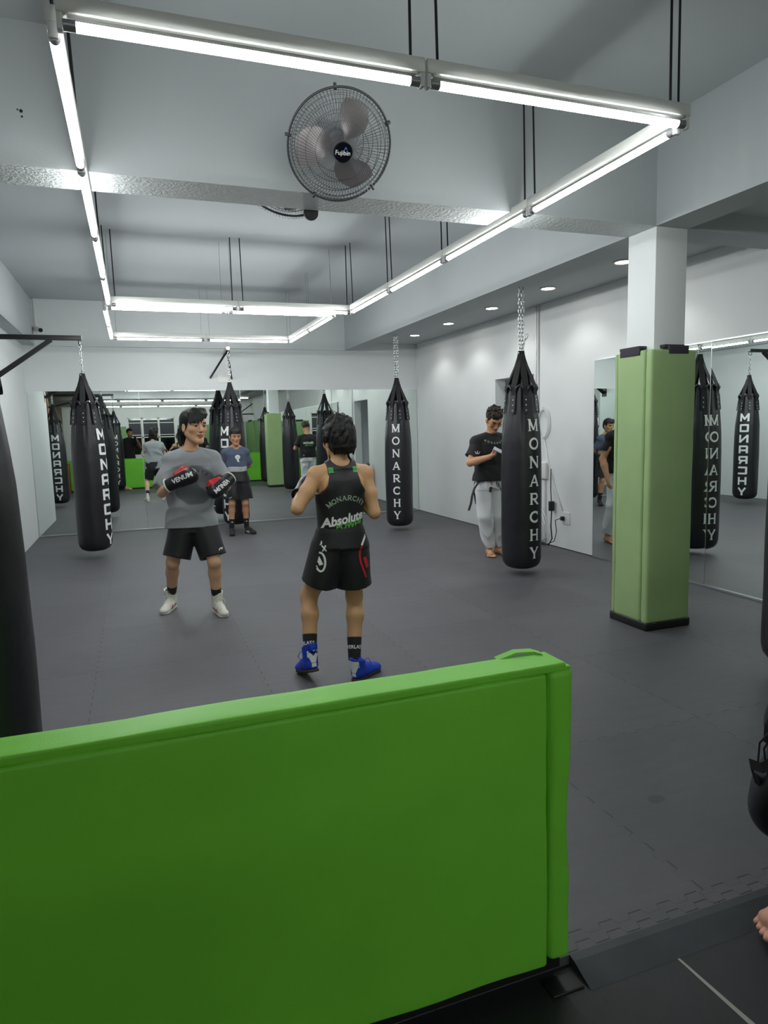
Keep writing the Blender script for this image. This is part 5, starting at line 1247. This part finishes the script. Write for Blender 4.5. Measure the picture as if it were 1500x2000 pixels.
    K.warp(folds(.0075, 22, 14, (1, 1, 1.2), True)); kk, tk = field_obj('trousers', K, M['whitecloth'], E)
    pq = [[Vector((-.02, -.03, 0)), Vector((.02, -.03, 0)), Vector((.02, .03, 0)), Vector((-.02, .03, 0))]]
    obj('trouser_badge', project_polys(split_quads(pq, .01), (3.775, 6.5, .775), (1, 0, 0), (0, 0, 1), tk, .003), M['blackmetal'], kk, label='small black woven badge')
    obj('drawstring', G().tube([(3.83, 6.695, .87), (3.85, 6.67, .82), (3.84, 6.66, .80), (3.825, 6.67, .82), (3.835, 6.695, .86)], .004, 6).tube([(3.86, 6.70, .86), (3.88, 6.68, .78), (3.91, 6.68, .70), (3.93, 6.69, .65)], .0045, 6), M['cord'], kk, smooth=180)
    tag(obj('belt', G().strip([(3.70, 6.80, .905), (3.64, 6.76, .86), (3.57, 6.72, .80), (3.53, 6.70, .72), (3.51, 6.69, .64), (3.48, 6.69, .56)], (.2, -1, 0), .034, .005), M['web']), 'black belt end hanging out beside the man in white trousers', 'belt')
    p = thing('phone', 'pale smartphone held by the man in white trousers', 'phone', (3.745, 6.475, 1.225))
    Rp = frame_of((.2, -.55, .8), (0, .8, .6)); g = G().box(-.037, .037, -.006, .006, -.075, .075, 0, Rp @ Matrix.Rotation(.9, 3, 'Y'), (3.752, 6.472, 1.215)); obj('phone_case', g, M['phone'], p, bevel=.004)
_before = set(bpy.data.objects)
man_phone()
for o_ in set(bpy.data.objects) - _before:
    if o_.parent is None and o_.name in COL.objects: o_.location.x -= .05

# ------------------------------------------------------------------ boy by the back mirror
def boy():
    E = thing('person', 'person, a boy in slate blue t-shirt and long black shorts, hands behind back', 'person', (1.37, 9.98, 0))
    hc = (1.355, 9.93, 1.428); neck = (1.36, 9.975, 1.285); fw = (.10, -.99, -.12)
    shL, shR = (1.215, 9.985, 1.205), (1.495, 9.985, 1.205); elL, elR = (1.165, 10.07, 1.0), (1.555, 10.07, 1.0); wrL, wrR = (1.30, 10.155, .93), (1.42, 10.155, .92)
    F = body_field((1.08, 9.80, .06), (1.64, 10.24, 1.57), hc, hands=[((1.36, 10.17, .92), .07)])
    secs = [(.80, 1.36, 9.99, .125, .09), (.95, 1.36, 9.99, .12, .085), (1.1, 1.36, 9.985, .13, .09), (1.2, 1.36, 9.98, .13, .085), (1.25, 1.36, 9.98, .085, .065)]
    torso_prims(F, secs, 0, shL, shR, neck, (1.357, 9.95, 1.37), .046); arm(F, shL, elL, wrL, .85); arm(F, shR, elR, wrR, .85)
    hand(F, wrL, (1, .1, -.1), (0, -1, 0), 1, .4, .85); hand(F, wrR, (-1, .2, -.1), (0, -1, 0), -1, .4, .85)
    leg(F, (1.30, 9.99, .78), (1.265, 9.96, .46), (1.245, 10.0, .10), .86); leg(F, (1.43, 9.99, .78), (1.455, 9.96, .455), (1.465, 10.02, .10), .86)
    s = 1.02; R_, c = head_prims(F, hc, fw, (0, 0, 1), s)
    base = np.array(rgb(186, 138, 106)[:3]); field_obj('body', F, M['skin'], E, lambda V_: face_tint(V_, skin_tint(V_, base), R_, c, s))
    field_obj('hair', hair_field(R_, c, s, 'bowl', seed=6), M['hair'], E)
    S = Field((1.08, 9.80, .90), (1.66, 10.14, 1.32), .0065)
    S.add(loft([(.985, 1.36, 9.985, .148, .108), (1.03, 1.36, 9.985, .152, .11), (1.1, 1.36, 9.985, .150, .11), (1.18, 1.36, 9.98, .148, .105), (1.23, 1.36, 9.98, .115, .085), (1.265, 1.36, 9.975, .065, .06)], 0, 2.4), .02)
    S.add(sleeve((1.225, 9.985, 1.185), (1.165, 10.04, 1.035), .060, .062), .025); S.add(sleeve((1.485, 9.985, 1.185), (1.55, 10.04, 1.03), .060, .062), .025)
    [S.add(cone((1.36, 9.975, 1.255), q_, 0.056, 0.066), .02) for q_ in ((1.215, 9.985, 1.195), (1.495, 9.985, 1.195))]; S.warp(folds(.0045, 26, 31, (1, 1, .7), True, 1.24, .97)); S.sub(cone((1.36, 9.92, 1.29), (1.36, 9.96, 1.285), .045, .05), .008)
    sl = np.array(rgb(78, 87, 106)[:3]); sh, tg = field_obj('t_shirt', S, M['tcloth'], E, lambda V_: sl[None] * np.ones((len(V_), 1)))
    sk = arc(0, .02, .022, .018, 0, 360, .03, 16) + [seg((-.014, -.012), (.014, -.012), .03), seg((-.008, -.03), (.016, -.036), .02), seg((.0, -.045), (.022, -.05), .008)]
    obj('chest_print', project_polys(split_quads(sk, .012), (1.368, 9.7, 1.115), (1, 0, 0), (0, 0, 1), tg, .002), M['print'], sh)
    ey = [seg((-.014, .012), (-.004, .006), .006), seg((.014, .012), (.004, .006), .006)]
    obj('print_detail', project_polys(split_quads(ey, .006), (1.368, 9.7, 1.115), (1, 0, 0), (0, 0, 1), tg, .0035), M['decal_dark'], sh)
    K = Field((1.14, 9.80, .47), (1.62, 10.18, .98), .0065)
    K.add(loft([(.78, 1.37, 9.985, .165, .115), (.935, 1.36, 9.985, .138, .10)], 0, 2.4), .02)
    K.add(sleeve((1.31, 9.98, .80), (1.285, 9.965, .525), .10, .102), .02); K.add(sleeve((1.43, 9.98, .80), (1.46, 9.97, .52), .10, .105), .02)
    K.warp(folds(.006, 20, 41)); kk, tk = field_obj('shorts', K, M['blacksatin'], E)
    W_ = Field((1.18, 9.85, .90), (1.54, 10.12, 1.02), .006); W_.add(loft([(.925, 1.36, 9.985, .148, .110), (.995, 1.36, 9.985, .151, .112)], 0, 2.4), 0); W_.warp(folds(.002, 40, 2)); wb, tw = field_obj('waistband', W_, mat('grey_waistband', rgb(168, 168, 170), .8), kk, None, 'pale grey rolled waistband')
    sw = [seg((-.018, 0), (-.008, -.006), .006), seg((-.008, -.006), (.02, .008), .005)]
    obj('waistband_logo', project_polys(split_quads(sw, .008), (1.40, 9.7, .958), (1, 0, 0), (0, 0, 1), tw, .002), M['decal_dark'], wb); obj('shorts_logo', project_polys(split_quads(sw, .008), (1.235, 9.7, .555), (1, 0, 0), (0, 0, 1), tk, .002), M['decal_white'], kk)
    for i, (kn, an, he, to) in enumerate((((1.265, 9.96, .46), (1.245, 10.0, .10), (1.25, 10.045, 0), (1.228, 9.80, 0)), ((1.455, 9.96, .455), (1.465, 10.02, .10), (1.455, 10.05, 0), (1.565, 9.84, 0)))):
        k, a = Vector(kn), Vector(an); so = obj('sock', G().cyl(tuple(a.lerp(k, -.05)), tuple(a.lerp(k, .38)), .036, .042, 24), M['blackcloth'], E, smooth=50)
        mid = a.lerp(k, .26); g = G().add([mid + Vector((-.013, -.0405, -.01)), mid + Vector((.013, -.0405, -.01)), mid + Vector((0, -.041, .014))], [(0, 1, 2)]); obj('sock_logo', g, M['decal_white'], so)
        shoe(E, he, to, M['blackcloth'], M['rubber'], .09, label='black trainer with white stripes', accent=M['decal_white'] if i else None)
boy()

# ------------------------------------------------------------------ photographer behind the camera (seen in the mirror)
def photographer():
    E = thing('person', 'person in black t-shirt taking the photograph, seen small in the back mirror', 'person', (-.20, -.42, 0))
    hc = (-.145, -.30, 1.63); neck = (-.17, -.34, 1.475); fw = (.35, .93, -.08)
    shL, shR = (-.37, -.34, 1.38), (-.02, -.40, 1.39); elL, elR = (-.42, -.38, 1.08), (.155, -.22, 1.17); wrL, wrR = (-.44, -.30, .82), (.06, -.075, 1.40)
    F = body_field((-.56, -.60, 0), (.26, .0, 1.78), hc, .009)
    secs = [(.85, -.2, -.40, .15, .11), (1.05, -.2, -.39, .15, .11), (1.25, -.195, -.38, .17, .115), (1.36, -.19, -.37, .16, .10), (1.42, -.18, -.36, .10, .075)]
    torso_prims(F, secs, -.2, shL, shR, neck, (-.155, -.315, 1.56)); arm(F, shL, elL, wrL); arm(F, shR, elR, wrR)
    hand(F, wrL, (0, .2, -1), (1, 0, 0), -1, .4)
    hand(F, wrR, (-.45, .12, .9), (-.6, -.5, -.2), 1, .35, .9)
    leg(F, (-.28, -.41, .86), (-.29, -.38, .47), (-.30, -.45, .10)); leg(F, (-.12, -.42, .86), (-.11, -.39, .47), (-.10, -.47, .10))
    R_, c = head_prims(F, hc, fw, (0, 0, 1), 1.08)
    field_obj('body', F, M['skin'], E, lambda V_: face_tint(V_, skin_tint(V_, np.array(rgb(196, 146, 116)[:3])), R_, c, 1.08, 1.2, .55))
    field_obj('hair', hair_field(R_, c, 1.08, 'short', .006, seed=15), M['hairbrown'], E)
    S = Field((-.56, -.62, .84), (.16, -.16, 1.52), .009)
    S.add(loft([(.86, -.2, -.40, .18, .135), (1.05, -.2, -.39, .175, .13), (1.25, -.195, -.38, .19, .13), (1.36, -.19, -.37, .18, .115), (1.42, -.18, -.36, .11, .085), (1.455, -.175, -.35, .07, .07)], -.2), .02)
    S.add(sleeve((-.36, -.34, 1.36), (-.405, -.36, 1.20), .068, .068), .03); S.add(sleeve((-.03, -.40, 1.36), (.055, -.31, 1.26), .068, .068), .03); [S.add(cone((-.17, -.34, 1.45), q_, 0.064, 0.078), .02) for q_ in ((-.37, -.34, 1.37), (-.02, -.40, 1.38))]; S.warp(folds(.005, 17, 51, top=1.42))
    field_obj('t_shirt', S, M['blackcloth'], E)
    K = Field((-.46, -.62, .09), (.06, -.2, .95), .009); K.add(loft([(.8, -.2, -.41, .175, .125), (.93, -.2, -.41, .165, .12)], -.2), .02)
    for q, x in ((-1, -.28), (1, -.12)): K.add(cone((x, -.41, .82), (x - .01 * -q, -.38, .47), .10, .075), .03); K.add(cone((x - .01 * -q, -.38, .47), (x + .02 * q, -.45, .12), .075, .055), .03)
    K.warp(folds(.005, 18, 52)); field_obj('trousers', K, M['blackcloth'], E)
    for x in (-.30, -.10): shoe(E, (x, -.51, -.027), (x, -.24, -.027), M['blackcloth'], M['rubber'], .09, label='black shoe')
    p = thing('phone', 'dark smartphone held up by the photographer, seen in the back mirror', 'phone', (0, 0, 1.42))
    fwd = -Vector(_cz) * 1.0; up = Vector(_cy)
    cf = cam.matrix_world.to_3x3(); X_, U_, Z_ = cf.col[0], cf.col[1], cf.col[2]
    Rm = Matrix((X_, U_, Z_)).transposed(); g = G().box(-.030, .043, -.125, .028, .006, .014, 0, Rm, (0, 0, 1.5)); obj('phone_case', g, M['phoneblack'], p, bevel=.003)
photographer()

# ------------------------------------------------------------------ person at the right edge, only a bare foot in view directly
def edge_person():
    E = thing('person', 'person in black at the right picture edge, bare foot on the floor', 'person', (1.80, 1.20, 0))
    hc = (1.84, 1.15, 1.60); fw = (-.75, .6, -.05)
    F = body_field((1.46, .84, -.03), (2.2, 1.62, 1.75), hc, .009, hands=[((1.68, 1.31, .0), .1)])
    secs = [(.85, 1.86, 1.12, .14, .11), (1.05, 1.86, 1.12, .145, .11), (1.25, 1.86, 1.13, .16, .11), (1.34, 1.86, 1.13, .15, .10), (1.40, 1.86, 1.14, .10, .075)]
    torso_prims(F, secs, .9, (1.98, 1.26, 1.36), (1.78, .98, 1.36), (1.86, 1.13, 1.45), (1.85, 1.14, 1.53)); arm(F, (1.98, 1.26, 1.36), (2.06, 1.36, 1.10), (2.04, 1.45, .88)); arm(F, (1.78, .98, 1.36), (1.72, .98, 1.08), (1.70, 1.12, .90))
    hand(F, (2.04, 1.45, .88), (0, .2, -1), (-1, 0, 0), 1, .5); hand(F, (1.70, 1.12, .90), (-.1, .5, -1), (0, -1, 0), 1, .9)
    leg(F, (1.84, 1.06, .85), (1.79, 1.16, .46), (1.745, 1.335, .07)); leg(F, (1.93, 1.20, .85), (1.93, 1.26, .46), (2.0, 1.30, .07))
    bare_foot(F, (1.762, 1.352, .055), (-1, -.15, 0), k=.01); bare_foot(F, (2.02, 1.30, .055), (-1, .2, 0))
    R_, c = head_prims(F, hc, fw, (0, 0, 1), 1.08)
    F.F = np.maximum(F.F, (-.027 - F.grid((slice(None),) * 3)[2]) + 0 * F.F).astype(np.float32)
    field_obj('body', F, M['skin'], E, lambda V_: face_tint(V_, skin_tint(V_, np.array(rgb(214, 158, 136)[:3])), R_, c, 1.08))
    field_obj('hair', hair_field(R_, c, 1.08, 'short', .006, seed=25), M['hair'], E)
    S = Field((1.60, .84, .80), (2.14, 1.54, 1.50), .009); S.add(loft([(.84, 1.86, 1.12, .17, .13), (1.05, 1.86, 1.12, .17, .13), (1.25, 1.86, 1.13, .18, .125), (1.34, 1.86, 1.13, .17, .115), (1.40, 1.86, 1.14, .11, .085), (1.44, 1.86, 1.14, .07, .07)], .9), .02)
    S.add(sleeve((1.97, 1.25, 1.33), (2.04, 1.33, 1.18), .066, .066), .03); S.add(sleeve((1.785, .99, 1.33), (1.74, .98, 1.17), .066, .066), .03); [S.add(cone((1.86, 1.13, 1.42), q_, 0.064, 0.078), .02) for q_ in ((1.98, 1.26, 1.35), (1.78, .98, 1.35))]; S.warp(folds(.005, 17, 61, top=1.42)); sh, tg = field_obj('t_shirt', S, M['blackcloth'], E)
    lg = [seg((i * .02 - .04, 0), (i * .016 - .032, .05 - abs(i - 2) * .01), .008) for i in range(5)] + [seg((-.03, -.01), (.03, -.01), .008)]
    gq = project_polys(split_quads(lg, .01), (1.74, 1.32, 1.24), (.62, .78, 0), (0, 0, 1), tg, .003)
    if gq.v: obj('chest_print', gq, mat('gold_ink', rgb(205, 180, 110), .5, var=0), sh)
    K = Field((1.64, .90, .05), (2.14, 1.44, .95), .009); K.add(loft([(.8, 1.87, 1.12, .16, .125), (.92, 1.86, 1.12, .155, .12)], .9), .02)
    K.add(cone((1.84, 1.06, .82), (1.79, 1.16, .46), .10, .08), .03); K.add(cone((1.79, 1.16, .46), (1.76, 1.32, .13), .08, .062), .03); K.add(cone((1.93, 1.20, .82), (1.93, 1.26, .46), .10, .08), .03); K.add(cone((1.93, 1.26, .46), (2.01, 1.29, .13), .08, .062), .03)
    K.warp(folds(.005, 18, 62)); field_obj('trousers', K, M['blackcloth'], E)
    # black sports backpack in the hand, dangling strap ends
    B = thing('backpack', 'black sports bag with dangling straps at the right picture edge', 'bag', (1.655, 1.30, .28))
    Q = Field((1.50, 1.16, .24), (1.78, 1.48, .86), .006)
    Q.add(ell((1.685, 1.31, .44), (.118, .10, .155)), .02); Q.add(ell((1.70, 1.31, .62), (.10, .085, .13)), .04); Q.add(cone((1.70, 1.30, .70), (1.72, 1.26, .78), .05, .03), .03); Q.add(ell((1.615, 1.315, .40), (.05, .065, .08)), .02)
    Q.warp(folds(.006, 26, 71)); field_obj('bag_body', Q, M['vinyl'], B)
    g = G().strip([(1.605, 1.30, .70), (1.585, 1.315, .65), (1.582, 1.315, .60)], (0, 1, .2), .03, .004); g.strip([(1.60, 1.30, .56), (1.57, 1.32, .53), (1.535, 1.33, .545), (1.555, 1.33, .50), (1.60, 1.31, .46)], (.2, .5, 1), .028, .004)
    obj('strap', g, M['web'], B); obj('cord', G().tube([(1.60, 1.29, .68), (1.568, 1.33, .60), (1.565, 1.33, .54), (1.60, 1.30, .48)], .003, 6).tube([(1.61, 1.3, .66), (1.585, 1.33, .58), (1.60, 1.33, .50), (1.64, 1.3, .47)], .003, 6), M['cord'], B, smooth=180)
_before = set(bpy.data.objects)
edge_person()
for o_ in set(bpy.data.objects) - _before:
    if o_.parent is None and o_.name in COL.objects: o_.location.x += .03 if o_.name.startswith('person') else .012

# ------------------------------------------------------------------ person sitting against the barrier, leg seen in the mirror
def sitter():
    E = thing('person', 'person in black seated against the barrier, stretched bare foot seen in the mirror', 'person', (-1.2, 1.80, 0))
    hc = (-1.25, 1.75, .86); F = body_field((-1.55, 1.56, 0), (-.02, 2.2, 1.0), hc, .009)
    secs = [(.10, -1.25, 1.74, .15, .11), (.35, -1.25, 1.72, .15, .11), (.55, -1.25, 1.71, .16, .10), (.64, -1.25, 1.71, .10, .075)]
    torso_prims(F, secs, 0, (-1.41, 1.72, .60), (-1.09, 1.72, .60), (-1.25, 1.72, .70), (-1.25, 1.73, .79)); arm(F, (-1.41, 1.72, .60), (-1.43, 1.84, .36), (-1.30, 1.98, .25)); arm(F, (-1.09, 1.72, .60), (-1.04, 1.84, .36), (-1.02, 1.99, .20))
    hand(F, (-1.30, 1.98, .25), (.6, .5, -.2), (0, 0, -1), 1, .5); hand(F, (-1.02, 1.99, .20), (.3, .6, -.3), (0, 0, -1), -1, .5)
    leg(F, (-1.18, 1.78, .12), (-.80, 1.84, .30), (-.33, 1.80, .09), back=(0, 0, -1)); leg(F, (-1.30, 1.80, .12), (-1.28, 2.10, .34), (-1.25, 2.08, .09), back=(0, 0, -1))
    bare_foot(F, (-.33, 1.80, .075), (1, .25, 0), k=.01); F.add(cone((-1.25, 2.08, .09), (-1.18, 2.12, .04), .04, .035), .02)
    R_, c = head_prims(F, hc, (.3, .95, 0), (0, 0, 1), 1.05); F.F = np.maximum(F.F, (.003 - F.grid((slice(None),) * 3)[2]) + 0 * F.F).astype(np.float32)
    field_obj('body', F, M['skin'], E, lambda V_: face_tint(V_, skin_tint(V_), R_, c, 1.05)); field_obj('hair', hair_field(R_, c, 1.05, 'short', .007, seed=35), M['hair'], E)
    S = Field((-1.55, 1.54, 0.0), (-.94, 1.98, .78), .009); S.add(loft([(.02, -1.25, 1.745, .18, .135), (.35, -1.25, 1.725, .175, .13), (.55, -1.25, 1.71, .18, .12), (.65, -1.25, 1.71, .11, .085), (.69, -1.25, 1.71, .07, .07)], 0), .02)
    [S.add(cone((-1.25, 1.72, .665), q_, .062, .070), .02) for q_ in ((-1.41, 1.72, .595), (-1.09, 1.72, .595))]; S.add(sleeve((-1.40, 1.72, .57), (-1.425, 1.80, .43), .066, .064), .03); S.add(sleeve((-1.10, 1.72, .57), (-1.06, 1.80, .43), .066, .064), .03); field_obj('t_shirt', S, M['blackcloth'], E)
    K = Field((-1.48, 1.62, 0), (-.30, 2.24, .46), .009); K.add(cone((-1.20, 1.80, .13), (-.80, 1.84, .29), .10, .075), .02); K.add(cone((-.80, 1.84, .29), (-.40, 1.80, .11), .075, .055), .02); K.add(cone((-1.30, 1.80, .13), (-1.28, 2.10, .33), .10, .075), .02); K.add(cone((-1.28, 2.10, .33), (-1.25, 2.08, .10), .075, .06), .02)
    K.F = np.maximum(K.F, (.004 - K.grid((slice(None),) * 3)[2]) + 0 * K.F).astype(np.float32); K.warp(folds(.005, 18, 63)); K.F = np.maximum(K.F, (.004 - K.grid((slice(None),) * 3)[2]) + 0 * K.F).astype(np.float32); field_obj('trousers', K, M['blackcloth'], E)
sitter()
